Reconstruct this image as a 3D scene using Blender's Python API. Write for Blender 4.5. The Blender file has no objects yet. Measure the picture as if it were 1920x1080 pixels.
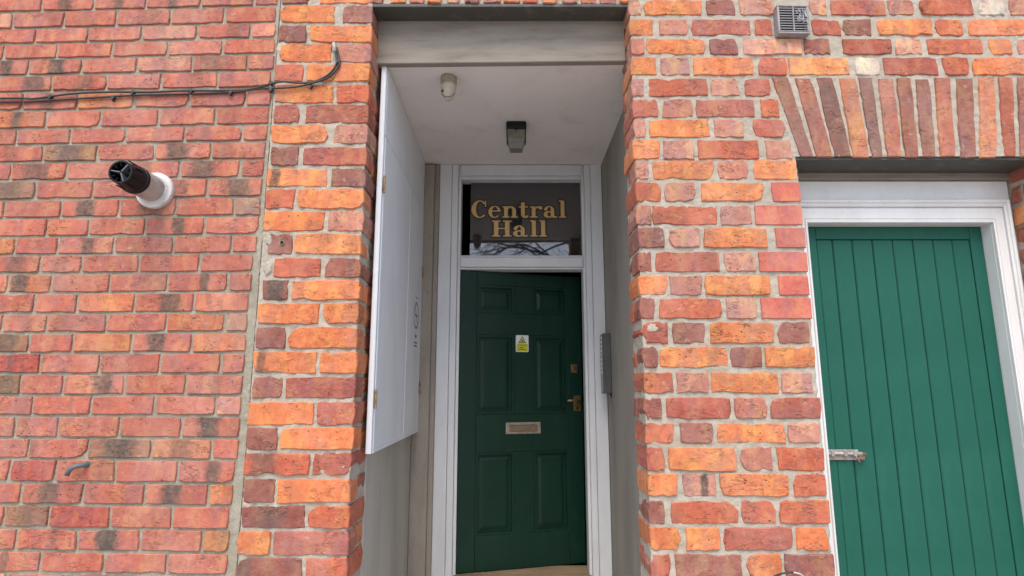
import bpy, bmesh, math, random
import numpy as np
from mathutils import Vector, Matrix
R = math.radians
sc = bpy.context.scene
COL = sc.collection

# ------------------------------------------------------------------ camera, sky, sun, exposure
EYE = 1.137                     # eye height above the pavement
YF = 2.1                        # the brick face stands 2.1 m in front of the camera
cam = bpy.data.objects.new('camera', bpy.data.cameras.new('camera'))
COL.objects.link(cam)
cam.location = (0, 0, EYE)
cam.rotation_euler = (R(90 + 9.843), 0, 0)
cam.data.sensor_width = 36.0
cam.data.lens = 19.99
cam.data.clip_start = 0.02
cam.data.clip_end = 600
sc.camera = cam

SUN_EL, SUN_AZ = R(57), R(190)      # azimuth measured from north (+Y) clockwise: the sun is behind the camera
world = bpy.data.worlds.new('World')
sc.world = world
world.use_nodes = True
wn = world.node_tree
wn.nodes.clear()
sky = wn.nodes.new('ShaderNodeTexSky')
sky.sky_type = 'NISHITA'
sky.sun_disc = False
sky.sun_elevation = SUN_EL
sky.sun_rotation = SUN_AZ
sky.dust_density = 3.0
sky.air_density = 1.0
sky.ozone_density = 1.0
bg = wn.nodes.new('ShaderNodeBackground')
bg.inputs['Strength'].default_value = 0.15
wo = wn.nodes.new('ShaderNodeOutputWorld')
wn.links.new(sky.outputs[0], bg.inputs['Color'])
wn.links.new(bg.outputs[0], wo.inputs['Surface'])

sun = bpy.data.objects.new('sun', bpy.data.lights.new('sun', 'SUN'))
COL.objects.link(sun)
sun.data.energy = 1.0
sun.data.angle = R(30)
sun.data.color = (1.0, 0.95, 0.88)
d = Vector((math.sin(SUN_AZ) * math.cos(SUN_EL), math.cos(SUN_AZ) * math.cos(SUN_EL), math.sin(SUN_EL)))
sun.rotation_euler = d.to_track_quat('Z', 'Y').to_euler()
sun.location = d * 30

sc.view_settings.view_transform = 'Standard'
sc.view_settings.look = 'None'
sc.view_settings.exposure = 0.95
sc.view_settings.gamma = 1.0
sc.view_settings.use_curve_mapping = False

rng = random.Random(7)
npr = np.random.default_rng(11)

# ------------------------------------------------------------------ brick tables, millimetres on the wall: (bottom, top, [(left, right, clay, burn centre, burn half width, burn strength)])
LEFT_ROWS = [
 (2675, 2751, [(-1248, -1009, 'r'), (-1009, -785, 'r', -908, 33, 0.9), (-785, -561, 'r', -676, 28, 0.8), (-561, -328, 'r', -446, 25, 0.8), (-328, -104, 'r'), (-104, -3, 'r')]),
 (2598, 2675, [(-1344, -1125, 'p'), (-1125, -904, 'r'), (-904, -679, 'r'), (-679, -450, 'r', -536, 50, 0.35), (-450, -225, 'r'), (-225, -6, 'r')]),
 (2529, 2598, [(-1234, -1017, 'r'), (-1017, -792, 'r'), (-792, -563, 'r'), (-563, -332, 'p'), (-332, -107, 'r'), (-107, -1, 'p')]),
 (2458, 2529, [(-1371, -1141, 'r'), (-1141, -913, 'r'), (-913, -681, 'r'), (-681, -447, 'r'), (-447, -219, 'r'), (-219, 1, 'r')]),
 (2386, 2458, [(-1254, -1024, 'r', -1120, 33, 1.0), (-1024, -798, 'r', -903, 39, 1.0), (-798, -568, 'r'), (-568, -337, 'p', -461, 33, 0.35), (-337, -110, 'r', -250, 55, 0.6), (-110, 4, 'r')]),
 (2312, 2386, [(-1144, -915, 'r', -994, 50, 0.8), (-915, -685, 'r', -779, 39, 0.6), (-685, -460, 'r'), (-460, -225, 'r'), (-225, -4, 'r')]),
 (2231, 2312, [(-1256, -1025, 'r'), (-1025, -796, 'r', -918, 33, 0.7), (-796, -562, 'o'), (-562, -333, 'r'), (-333, -104, 'r'), (-104, 0, 'r')]),
 (2153, 2231, [(-1146, -917, 'o', -1039, 25, 1.0), (-917, -690, 'r'), (-690, -452, 'r'), (-452, -220, 'r'), (-220, -1, 'r')]),
 (2083, 2153, [(-1252, -1028, 'r'), (-1028, -806, 'r'), (-806, -578, 'r'), (-578, -340, 'r'), (-340, -106, 'r'), (-106, -1, 'r')]),
 (2009, 2083, [(-1134, -907, 'r', -1040, 33, 0.4), (-907, -686, 'b', -799, 61, 0.75), (-686, -451, 'r'), (-451, -224, 'r', -360, 50, 0.9), (-224, -5, 'r')]),
 (1933, 2009, [(-1258, -1029, 'r'), (-1029, -801, 'r', -930, 61, 0.8), (-801, -573, 'r'), (-573, -343, 'r', -491, 39, 0.5), (-343, -103, 'r', -250, 61, 0.9), (-103, -5, 'r')]),
 (1855, 1933, [(-1146, -916, 'b', -1023, 61, 0.6), (-916, -685, 'r'), (-685, -458, 'r'), (-458, -228, 'r', -339, 44, 0.5), (-228, -6, 'r', -106, 55, 0.9)]),
 (1779, 1855, [(-1262, -1032, 'r'), (-1032, -802, 'r'), (-802, -570, 'r', -702, 39, 1.0), (-570, -343, 'r', -444, 61, 0.6), (-343, -112, 'r'), (-112, -6, 'g')]),
 (1704, 1779, [(-1082, -849, 'r'), (-849, -680, 'r'), (-680, -457, 'r'), (-457, -223, 'r', -323, 28, 1.0), (-223, -9, 'r')]),
 (1632, 1704, [(-1198, -966, 'o'), (-966, -795, 'r'), (-795, -572, 'p', -676, 33, 0.9), (-572, -338, 'r'), (-338, -110, 'r'), (-110, -9, 'r')]),
 (1558, 1632, [(-1084, -854, 'r', -946, 39, 0.6), (-854, -690, 'r', -773, 28, 0.3), (-690, -463, 'r'), (-463, -229, 'r'), (-229, -18, 'r')]),
 (1482, 1558, [(-1137, -970, 'p'), (-970, -801, 'o', -922, 36, 1.0), (-801, -569, 'r'), (-569, -344, 'r'), (-344, -112, 'r', -202, 17, 1.0), (-112, -18, 'r')]),
 (1405, 1482, [(-1017, -854, 'r'), (-854, -687, 'r'), (-687, -463, 'o'), (-463, -235, 'r', -327, 50, 0.9), (-235, -23, 'r')]),
 (1331, 1405, [(-1193, -969, 'r'), (-969, -796, 'r'), (-796, -564, 'r'), (-564, -333, 'r'), (-333, -110, 'o'), (-110, -22, 'g')]),
 (1255, 1331, [(-1015, -852, 'b', -934, 44, 0.8), (-852, -684, 'r'), (-684, -457, 'o'), (-457, -229, 'r', -362, 44, 1.0), (-229, -22, 'o')]),
 (1178, 1255, [(-1026, -800, 'q', -916, 11, 0.5), (-800, -571, 'r'), (-571, -340, 'r'), (-340, -111, 'r'), (-111, -19, 'r')]),
 (1101, 1178, [(-1025, -863, 'b', -915, 44, 0.7), (-863, -700, 'r'), (-700, -467, 'r', -544, 44, 0.9), (-467, -236, 'r'), (-236, -21, 'r')]),
 (1027, 1101, [(-1035, -806, 'r'), (-806, -582, 'r'), (-582, -346, 'r'), (-346, -117, 'r'), (-117, -20, 'p')]),
 (948, 1027, [(-1085, -860, 'r'), (-860, -696, 'r'), (-696, -468, 'r'), (-468, -237, 'r'), (-237, -17, 'r', -135, 39, 1.1)]),
 (874, 948, [(-958, -797, 'r'), (-797, -576, 'r'), (-576, -340, 'b', -459, 61, 1.0), (-340, -117, 'o', -232, 44, 0.6), (-117, -18, 'r')]),
 (793, 874, [(-1018, -856, 'r'), (-856, -685, 'q'), (-685, -464, 'r'), (-464, -233, 'r'), (-233, -23, 'r', -105, 28, 0.9)]),
 (717, 793, [(-1027, -801, 'r'), (-801, -572, 'r', -699, 44, 0.8), (-572, -347, 'r'), (-347, -116, 'r', -249, 39, 1.0), (-116, -24, 'o')]),
 (638, 717, [(-1081, -853, 'r'), (-853, -688, 'b', -776, 39, 0.4), (-688, -464, 'q'), (-464, -239, 'r'), (-239, -31, 'r')]),
 (562, 638, [(-950, -797, 'r'), (-797, -573, 'r', -655, 17, 0.5), (-573, -346, 'r', -465, 42, 1.2), (-346, -123, 'r'), (-123, -25, 'y')]),
 (490, 562, [(-921, -696, 'r', -829, 17, 0.7), (-696, -466, 'r'), (-466, -244, 'r'), (-244, -24, 'r')]),
]
PIER_ROWS = [
 (2690, 2754, [(-945, -840, 'D'), (-789, -581, 'O')]),
 (2602, 2678, [(-948, -726, 'O'), (-693, -581, 'D')]),
 (2516, 2587, [(-948, -839, 'D'), (-822, -587, 'O')]),
 (2427, 2503, [(-939, -732, 'O'), (-700, -588, 'P')]),
 (2343, 2415, [(-952, -840, 'R'), (-823, -590, 'O')]),
 (2250, 2328, [(-946, -713, 'O'), (-700, -587, 'R')]),
 (2165, 2238, [(-942, -845, 'E'), (-817, -586, 'E')]),
 (2078, 2153, [(-947, -728, 'O'), (-699, -589, 'P')]),
 (1988, 2062, [(-943, -836, 'D'), (-816, -586, 'E')]),
 (1902, 1974, [(-950, -716, 'O', -920, 20, 0.9), (-702, -584, 'D')]),
 (1814, 1889, [(-952, -842, 'R'), (-826, -591, 'O')]),
 (1725, 1800, [(-950, -720, 'O'), (-702, -586, 'P')]),
 (1633, 1710, [(-928, -837, 'D'), (-826, -589, 'O')]),
 (1544, 1615, [(-900, -723, 'R'), (-706, -586, 'D')]),
 (1458, 1529, [(-934, -842, 'D', -887, 38, 1.0), (-824, -589, 'O')]),
 (1369, 1442, [(-946, -720, 'O'), (-701, -576, 'O')]),
 (1279, 1353, [(-945, -840, 'D'), (-825, -593, 'O')]),
 (1187, 1261, [(-950, -720, 'O', -921, 18, 0.8), (-706, -587, 'O')]),
 (1098, 1170, [(-945, -838, 'D'), (-825, -589, 'E')]),
 (1002, 1080, [(-951, -719, 'O'), (-705, -589, 'E')]),
 (917, 990, [(-950, -843, 'D'), (-830, -588, 'O')]),
 (829, 901, [(-951, -720, 'R', -882, 46, 0.7), (-707, -587, 'E')]),
 (736, 812, [(-949, -840, 'D'), (-827, -591, 'O')]),
 (651, 721, [(-948, -728, 'D', -854, 56, 0.6), (-713, -595, 'R')]),
 (563, 637, [(-956, -842, 'O'), (-829, -597, 'E')]),
 (474, 549, [(-951, -726, 'D', -922, 31, 0.7), (-710, -597, 'R')]),
]
FACE_ROWS = [
 (2637, 2703, [(481, 527, 'P'), (545, 778, 'O'), (798, 913, 'D'), (934, 1073, 'p'), (1222, 1290, 'p'), (1308, 1531, 'E'), (1544, 1649, 'P'), (1675, 1889, 'R'), (1918, 2016, 'W'), (2042, 2252, 'P')]),
 (2546, 2615, [(474, 573, 'O'), (600, 718, 'P'), (734, 969, 'E'), (990, 1060, 'R'), (1221, 1340, 'E'), (1353, 1464, 'D'), (1492, 1710, 'O'), (1727, 1838, 'R'), (1860, 2088, 'O'), (2101, 2205, 'R')]),
 (2461, 2528, [(473, 532, 'P'), (546, 784, 'O'), (802, 915, 'D'), (938, 1172, 'p'), (1187, 1289, 'D'), (1341, 1539, 'E'), (1554, 1658, 'p'), (1684, 1908, 'R'), (1932, 2025, 'O'), (2051, 2223, 'P')]),
 (2371, 2445, [(473, 579, 'O'), (598, 714, 'P'), (732, 970, 'O'), (996, 1104, 'R'), (1115, 1356, 'o'), (1383, 1480, 'W'), (1499, 1714, 'E'), (1735, 1840, 'R'), (1857, 2091, 'O')]),
 (2280, 2352, [(472, 527, 'P'), (547, 781, 'R'), (798, 907, 'P'), (931, 1033, 'E')]),
 (2189, 2262, [(474, 581, 'E'), (598, 716, 'P'), (733, 962, 'E'), (989, 1056, 'R')]),
 (2106, 2177, [(468, 526, 'P'), (545, 779, 'O'), (799, 910, 'P'), (954, 1076, 'E')]),
 (2014, 2090, [(478, 575, 'O'), (596, 712, 'P'), (731, 966, 'R'), (996, 1094, 'P')]),
 (1931, 2006, [(483, 532, 'P'), (549, 785, 'O'), (801, 917, 'P'), (939, 1110, 'O')]),
 (1842, 1915, [(481, 574, 'R'), (591, 707, 'P'), (732, 974, 'O'), (1007, 1113, 'N')]),
 (1749, 1823, [(483, 533, 'P'), (542, 787, 'R'), (804, 920, 'P'), (935, 1113, 'N')]),
 (1659, 1733, [(483, 579, 'D'), (598, 713, 'P'), (732, 971, 'O'), (1006, 1116, 'N')]),
 (1566, 1638, [(465, 525, 'D'), (544, 784, 'E'), (802, 922, 'P'), (937, 1115, 'N')]),
 (1477, 1547, [(448, 584, 'O'), (594, 710, 'P'), (727, 970, 'O'), (1004, 1113, 'N')]),
 (1388, 1462, [(461, 534, 'D'), (550, 782, 'R'), (800, 911, 'P'), (931, 1114, 'N')]),
 (1296, 1371, [(450, 577, 'E'), (597, 714, 'D'), (734, 970, 'O'), (987, 1102, 'D')]),
 (1208, 1279, [(451, 534, 'D'), (547, 791, 'o'), (806, 918, 'D'), (933, 1115, 'O')]),
 (1116, 1186, [(450, 588, 'R'), (604, 716, 'P'), (729, 971, 'O'), (984, 1094, 'P')]),
 (1025, 1094, [(451, 541, 'D'), (559, 791, 'E'), (806, 921, 'P'), (939, 1116, 'E')]),
 (940, 1006, [(453, 581, 'R'), (607, 721, 'D'), (739, 979, 'O'), (994, 1108, 'P')]),
 (844, 921, [(481, 542, 'E'), (560, 798, 'O'), (816, 926, 'P'), (947, 1116, 'R')]),
 (757, 830, [(463, 585, 'O'), (607, 721, 'P', 681, 14, 1.0), (739, 978, 'O'), (998, 1113, 'R')]),
 (667, 739, [(481, 536, 'D'), (559, 794, 'R'), (809, 923, 'R'), (939, 1121, 'R')]),
 (578, 650, [(458, 588, 'O'), (610, 725, 'O'), (740, 978, 'E'), (993, 1100, 'O')]),
 (492, 561, [(477, 547, 'E'), (567, 793, 'D'), (810, 930, 'O'), (947, 1121, 'D')]),
]
ARCH = [(1043, 1105, 1132, 1178, 'D'),(1137, 1194, 1192, 1255, 'E'),(1222, 1282, 1265, 1328, 'D'),(1312, 1376, 1336, 1395, 'O'),(1391, 1442, 1409, 1449, 'D'),(1468, 1526, 1470, 1522, 'E'),(1543, 1596, 1540, 1588, 'E'),(1618, 1671, 1609, 1655, 'D'),(1697, 1756, 1678, 1730, 'R'),(1780, 1846, 1757, 1811, 'D'),(1874, 1934, 1832, 1893, 'o'),(1953, 2006, 1928, 1966, 'R'),(2030, 2090, 1987, 2039, 'D')]

# ------------------------------------------------------------------ materials
class NT:
    def __init__(s, name):
        s.m = bpy.data.materials.new(name); s.m.use_nodes = True
        s.t = s.m.node_tree; s.t.nodes.clear()
        s.out = s.n('ShaderNodeOutputMaterial')
        s.b = s.n('ShaderNodeBsdfPrincipled')
        s.l(s.b.outputs[0], s.out.inputs['Surface'])
    def n(s, kind, **kw):
        x = s.t.nodes.new(kind)
        for k, v in kw.items(): setattr(x, k, v)
        return x
    def l(s, a, b): s.t.links.new(a, b)
    def coord(s, kind='Object'):
        return s.n('ShaderNodeTexCoord').outputs[kind]
    def mapping(s, vec, scale=(1, 1, 1)):
        m = s.n('ShaderNodeMapping'); m.inputs['Scale'].default_value = scale
        s.l(vec, m.inputs['Vector']); return m.outputs[0]
    def noise(s, vec, scale, detail=4, rough=.6, dist=0.0):
        x = s.n('ShaderNodeTexNoise'); x.inputs['Scale'].default_value = scale
        x.inputs['Detail'].default_value = detail; x.inputs['Roughness'].default_value = rough
        x.inputs['Distortion'].default_value = dist
        s.l(vec, x.inputs['Vector']); return x.outputs['Fac']
    def ramp(s, fac, lo, hi, a=0.0, b=1.0):
        x = s.n('ShaderNodeMapRange'); x.clamp = True
        x.inputs['From Min'].default_value = lo; x.inputs['From Max'].default_value = hi
        x.inputs['To Min'].default_value = a; x.inputs['To Max'].default_value = b
        s.l(fac, x.inputs['Value']); return x.outputs[0]
    def mix(s, fac, a, b, mode='MIX'):
        x = s.n('ShaderNodeMix', data_type='RGBA', blend_type=mode)
        for v, i in ((fac, 0), (a, 6), (b, 7)):
            if hasattr(v, 'is_linked') or hasattr(v, 'links'): s.l(v, x.inputs[i])
            elif i == 0: x.inputs[0].default_value = v
            else: x.inputs[i].default_value = (v[0], v[1], v[2], 1)
        return x.outputs[2]
    def math(s, op, a, b=0.0):
        x = s.n('ShaderNodeMath', operation=op)
        for v, i in ((a, 0), (b, 1)):
            if hasattr(v, 'links'): s.l(v, x.inputs[i])
            else: x.inputs[i].default_value = v
        return x.outputs[0]
    def bump(s, h, strength=.5, dist=.002, base=None):
        x = s.n('ShaderNodeBump'); x.inputs['Strength'].default_value = strength
        x.inputs['Distance'].default_value = dist
        s.l(h, x.inputs['Height'])
        if base is not None: s.l(base, x.inputs['Normal'])
        return x.outputs[0]
    def rgb(s, c):
        x = s.n('ShaderNodeRGB'); x.outputs[0].default_value = (c[0], c[1], c[2], 1); return x.outputs[0]
    def setc(s, col): s.l(col, s.b.inputs['Base Color'])
    def val(s, rough=None, metal=None, spec=None):
        if rough is not None: s.b.inputs['Roughness'].default_value = rough
        if metal is not None: s.b.inputs['Metallic'].default_value = metal
        if spec is not None: s.b.inputs['Specular IOR Level'].default_value = spec

def brick_material(name, rough_amt, smear):
    k = NT(name)
    tint = k.n('ShaderNodeAttribute', attribute_type='GEOMETRY', attribute_name='tint').outputs['Color']
    rnd = k.n('ShaderNodeObjectInfo').outputs['Random']
    off = k.n('ShaderNodeCombineXYZ')
    k.l(k.math('MULTIPLY', rnd, 37.0), off.inputs[0]); k.l(k.math('MULTIPLY', rnd, 11.0), off.inputs[2])
    add = k.n('ShaderNodeVectorMath', operation='ADD')
    obc = k.coord('Object')
    k.l(obc, add.inputs[0]); k.l(off.outputs[0], add.inputs[1])
    v = add.outputs[0]
    big = k.noise(v, 9, 3); mid = k.noise(v, 38, 5, .65); fine = k.noise(v, 150, 4, .7)
    # broad warm and cool drift over the face
    c = k.mix(k.ramp(big, .35, .7, 0, .55), tint, k.mix(1.0, tint, (.62, .56, .62), 'MULTIPLY'))
    z1 = k.noise(k.mapping(v, (1, 1, .45)), 15, 4, .55); off2 = k.mapping(v, (1, 1, .5))
    z2 = k.noise(off2, 11, 4, .6, .8)
    c = k.mix(k.ramp(z1, .50, .58, 0, .7), c, k.mix(1.0, tint, (1.06, 1.42, 1.12), 'MULTIPLY'))
    c = k.mix(k.ramp(z2, .51, .60, 0, .8), c, k.mix(1.0, tint, (.72, .86, 1.12), 'MULTIPLY'))
    c = k.mix(k.ramp(mid, .50, .70, 0, .55), c, k.mix(1.0, tint, (1.15, 1.38, 1.45), 'MULTIPLY'))
    c = k.mix(k.ramp(mid, .44, .28, 0, .6), c, k.mix(1.0, tint, (.48, .42, .42), 'MULTIPLY'))
    c = k.mix(k.ramp(fine, .60, .75, 0, .3), c, (.62, .48, .38))
    c = k.mix(k.ramp(fine, .36, .24, 0, .6), c, (.07, .04, .035))
    # bloom and soot that run over the wall from brick to brick
    gp = k.n('ShaderNodeNewGeometry').outputs['Position']
    c = k.mix(k.ramp(k.noise(k.mapping(gp, (1, 1, .7)), 5.5, 6, .68), .46, .72, 0, .42), c, k.mix(.5, tint, (.62, .46, .38)))
    c = k.mix(k.ramp(k.noise(k.mapping(gp, (1, 1, .45)), 7, 6, .7), .56, .74, 0, .5), c, (.16, .105, .08))
    # streaks across one face
    c = k.mix(k.ramp(k.noise(k.mapping(v, (1.0, 1, .35)), 30, 4, .6), .55, .72, 0, .4), c, k.mix(1.0, tint, (.62, .60, .66), 'MULTIPLY'))
    # kiln burn: a dark band across the face, placed brick by brick
    bx = k.n('ShaderNodeAttribute', attribute_type='OBJECT', attribute_name='burn_x').outputs['Fac']
    bw = k.n('ShaderNodeAttribute', attribute_type='OBJECT', attribute_name='burn_w').outputs['Fac']
    ba = k.n('ShaderNodeAttribute', attribute_type='OBJECT', attribute_name='burn_a').outputs['Fac']
    sx = k.n('ShaderNodeSeparateXYZ'); k.l(obc, sx.inputs[0])
    dist = k.math('ABSOLUTE', k.math('SUBTRACT', sx.outputs[0], bx))
    q = k.math('DIVIDE', dist, k.math('ADD', bw, .0001))
    q = k.math('ADD', q, k.math('MULTIPLY', k.math('SUBTRACT', k.noise(v, 30, 4, .7), .5), 2.2))
    burn = k.math('MULTIPLY', k.ramp(q, 1.15, .55), k.math('MULTIPLY', ba, 1.0))
    c = k.mix(k.math('MULTIPLY', burn, k.ramp(k.noise(v, 70, 3), .25, .6, .55, 1)), c,
              k.mix(k.ramp(k.noise(v, 26, 2), .4, .65), (.085, .07, .062), (.17, .12, .09)))
    cre = k.noise(k.mapping(v, (1, 1, 2.6)), 17, 3, .55, 1.2)
    line = k.ramp(k.math('ABSOLUTE', k.math('SUBTRACT', cre, .5)), 0, .014, 1, 0)
    line = k.math('MULTIPLY', line, k.ramp(k.noise(v, 13, 2), .50, .58))
    c = k.mix(k.math('MULTIPLY', line, .55), c, (.09, .045, .035))
    # smears of lime and mortar left on the face
    s = k.ramp(k.noise(k.mapping(v, (1, 1, 1.6)), 22, 5, .72, .4), .61, .72, 0, smear)
    c = k.mix(s, c, (.58, .50, .42))
    # open pits
    vo = k.n('ShaderNodeTexVoronoi'); vo.inputs['Scale'].default_value = 46
    k.l(v, vo.inputs['Vector'])
    pit = k.math('MULTIPLY', k.ramp(vo.outputs['Distance'], .16, .07), k.ramp(k.noise(v, 14, 2), .56, .62))
    c = k.mix(k.math('MULTIPLY', pit, .75), c, (.06, .035, .03))
    k.setc(c)
    k.val(rough=.92, spec=.25)
    # creases dragged across the face when the clay was moulded
    crease = k.math('MULTIPLY', line, -1.6)
    h = k.math('ADD', k.math('MULTIPLY', mid, k.math('ADD', .7, k.math('MULTIPLY', rnd, 1.3))), k.math('ADD', k.math('MULTIPLY', fine, .5), k.math('MULTIPLY', crease, .4)))
    h = k.math('SUBTRACT', h, k.math('MULTIPLY', pit, 1.4))
    k.l(k.bump(h, .9, .0045 * rough_amt), k.b.inputs['Normal'])
    return k.m

def mortar_material(name, a, b, dark):
    k = NT(name); v = k.coord('Object')
    n1 = k.noise(v, 5, 3); n2 = k.noise(v, 60, 5, .7); n3 = k.noise(v, 240, 3, .7)
    c = k.mix(k.ramp(n1, .35, .65), a, b)
    c = k.mix(k.ramp(n2, .5, .72, 0, .5), c, (.54, .49, .42))
    c = k.mix(k.ramp(n2, .42, .28, 0, .7), c, dark)
    c = k.mix(k.ramp(n3, .36, .26, 0, .75), c, (.09, .08, .065))
    k.setc(c); k.val(rough=.95, spec=.2)
    k.l(k.bump(k.math('ADD', n2, k.math('MULTIPLY', n3, .7)), .9, .004), k.b.inputs['Normal'])
    return k.m

def plain(name, col, rough=.5, metal=0, spec=.5, alt=None, scale=6, amt=.6, bscale=80, bump=.3, bdist=.0006, stretch=(1, 1, 1), dirt=None, dirt_amt=0, dirt_scale=12, coord='Object'):
    k = NT(name); v = k.coord(coord); vs = k.mapping(v, stretch)
    n = k.noise(vs, scale, 5, .62)
    alt = alt or tuple(x * .8 for x in col)
    c = k.mix(k.ramp(n, .38, .66, 0, amt), col, alt)
    if dirt:
        c = k.mix(k.ramp(k.noise(vs, dirt_scale, 6, .72), .54, .7, 0, dirt_amt), c, dirt)
    k.setc(c); k.val(rough, metal, spec)
    k.l(k.bump(k.noise(vs, bscale, 4, .65), bump, bdist), k.b.inputs['Normal'])
    return k.m

def plaster_material(name='grey_plaster', f=1.0):
    k = NT(name); v = k.coord('Object')
    st = k.noise(k.mapping(v, (1.6, 1.6, .35)), 3.2, 4, .5, .3)
    cl = k.noise(v, 4, 4, .6)
    c = k.mix(k.ramp(st, .34, .68), (.50, .475, .43), (.38, .36, .325))
    c = k.mix(k.ramp(cl, .5, .7, 0, .5), c, (.53, .49, .44))
    c = k.mix(k.ramp(k.noise(v, 45, 4, .7), .6, .75, 0, .35), c, (.13, .115, .10))
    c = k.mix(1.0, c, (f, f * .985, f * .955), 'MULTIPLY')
    k.setc(c); k.val(.85, 0, .3)
    k.l(k.bump(k.noise(v, 30, 6, .65), .5, .003), k.b.inputs['Normal'])
    return k.m

def wood_green(name, base, alt, rough=.38, spec=.28):
    k = NT(name); v = k.coord('Object')
    g = k.noise(k.mapping(v, (9, 9, .55)), 14, 5, .6, .4)
    n = k.noise(v, 3.2, 4, .6)
    c = k.mix(k.ramp(n, .35, .68), base, alt)
    c = k.mix(k.ramp(g, .58, .75, 0, .22), c, tuple(min(1, x * 1.6 + .01) for x in base))
    chip = k.math('MULTIPLY', k.ramp(k.noise(v, 34, 5, .75), .69, .72), k.ramp(k.noise(v, 3, 2), .5, .6))
    scuff = k.math('MULTIPLY', k.ramp(k.noise(k.mapping(v, (2.5, 1, 1.2)), 6, 6, .72), .52, .72), .35)
    c = k.mix(scuff, c, tuple(min(1, x * 1.4 + .008) for x in base))
    c = k.mix(k.math('MULTIPLY', chip, .7), c, (.55, .56, .5))
    k.setc(c); k.val(rough, 0, spec)
    rr = k.ramp(k.noise(v, 7, 4), .3, .7, rough - .08, rough + .14); k.l(rr, k.b.inputs['Roughness'])
    k.l(k.bump(g, .35, .0012), k.b.inputs['Normal'])
    return k.m

def white_paint(name, base=(.74, .74, .73), alt=(.62, .61, .585), rough=.42, dirt_amt=.5):
    k = NT(name); v = k.coord('Object')
    n = k.noise(k.mapping(v, (2, 2, .7)), 3.5, 5, .65)
    c = k.mix(k.ramp(n, .4, .7, 0, .7), base, alt)
    c = k.mix(k.ramp(k.noise(v, 28, 6, .75), .62, .74, 0, dirt_amt), c, (.40, .36, .31))
    chip = k.math('MULTIPLY', k.ramp(k.noise(v, 60, 4, .7), .70, .72), k.ramp(k.noise(v, 5, 2), .5, .62))
    c = k.mix(chip, c, (.30, .23, .17))
    k.setc(c); k.val(rough, 0, .4)
    k.l(k.bump(k.noise(k.mapping(v, (6, 6, .5)), 22, 4, .6), .3, .0012), k.b.inputs['Normal'])
    return k.m

def glass_material(name, tint, refl=.12, rough=.02):
    k = NT(name)
    k.t.nodes.remove(k.b)
    tr = k.n('ShaderNodeBsdfTransparent'); tr.inputs[0].default_value = (*tint, 1)
    gl = k.n('ShaderNodeBsdfGlossy'); gl.inputs['Roughness'].default_value = rough
    fr = k.n('ShaderNodeFresnel'); fr.inputs['IOR'].default_value = 1.52
    f = k.math('ADD', fr.outputs[0], refl - .04)
    mx = k.n('ShaderNodeMixShader')
    k.l(f, mx.inputs[0]); k.l(tr.outputs[0], mx.inputs[1]); k.l(gl.outputs[0], mx.inputs[2])
    df = k.n('ShaderNodeBsdfDiffuse'); df.inputs[0].default_value = (.42, .45, .44, 1)
    m2 = k.n('ShaderNodeMixShader'); m2.inputs[0].default_value = .045
    k.l(mx.outputs[0], m2.inputs[1]); k.l(df.outputs[0], m2.inputs[2])
    k.l(m2.outputs[0], k.out.inputs['Surface'])
    return k.m

OLD = brick_material('old_handmade_brick', 1.0, .55)
SMOOTH = brick_material('new_smooth_brick', .25, .3)
RED = brick_material('red_facing_brick', .8, .4)
MORTAR_OLD = mortar_material('lime_mortar', (.425, .375, .295), (.50, .45, .37), (.28, .245, .18))
MORTAR_RED = mortar_material('grey_sand_mortar', (.31, .28, .21), (.375, .345, .27), (.175, .155, .112))
PLASTER = plaster_material()
CEIL = plain('ceiling_paint', (.80, .75, .71), .8, alt=(.72, .67, .625), scale=2.2, bump=.2, bscale=25, dirt=(.36, .31, .26), dirt_amt=.25, dirt_scale=5)
WHITE = white_paint('white_gloss_paint')
WHITE2 = white_paint('white_door_frame_paint', (.66, .675, .69), (.55, .555, .56), .45, .6)
CUPB = white_paint('white_cupboard_paint', (.82, .85, .875), (.73, .75, .765), .38, .42)
GREEN_D = wood_green('dark_green_door_paint', (.005, .0305, .019), (.004, .0235, .0145), .40, .26)
GREEN_P = wood_green('green_plank_paint', (.0125, .094, .066), (.016, .108, .077), .45, .22)
STEEL_LINTEL = plain('dark_lintel_paint', (.062, .060, .050), .6, alt=(.045, .042, .035), scale=5, dirt=(.22, .19, .15), dirt_amt=.4)
BOARD = plain('weathered_whitewashed_wood', (.275, .24, .20), .8, alt=(.20, .17, .14), scale=5, amt=.9, stretch=(.7, 3, 5), dirt=(.16, .13, .10), dirt_amt=.6, dirt_scale=9, bscale=30, bump=.5, bdist=.002)
POST = plain('bare_brown_timber', (.335, .295, .25), .9, alt=(.265, .23, .19), scale=5, amt=.9, stretch=(2, 2, .6), dirt=(.12, .10, .08), dirt_amt=.4, bscale=40, bump=.6, bdist=.002)
BLACK = plain('black_plastic', (.008, .0095, .0115), .42, spec=.22, alt=(.014, .015, .017), amt=.4)
BLACKM = plain('black_cable_sheath', (.022, .021, .021), .5, alt=(.05, .048, .045), scale=20)
GREYP = plain('weathered_grey_plastic', (.40, .38, .35), .55, alt=(.29, .265, .235), scale=14, amt=.9, dirt=(.15, .12, .085), dirt_amt=.8, dirt_scale=26)
COLLAR = plain('white_plastic_collar', (.60, .59, .565), .4, alt=(.46, .44, .40), scale=16, dirt=(.22, .19, .15), dirt_amt=.7, dirt_scale=30)
VENT = plain('dull_metal_vent', (.34, .325, .325), .5, .2, alt=(.22, .205, .205), scale=20, amt=.8, dirt=(.15, .12, .10), dirt_amt=.6, dirt_scale=40)
DARK = plain('painted_hole_shade', (.012, .011, .010), .9)  # near black: the shade inside openings, put in as colour
BRASS = plain('tarnished_brass', (.33, .22, .10), .42, .75, alt=(.20, .13, .06), scale=40, amt=.8)
BRONZE = plain('aged_pewter', (.42, .37, .30), .45, .45, alt=(.26, .21, .16), scale=30, amt=.9)
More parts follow.
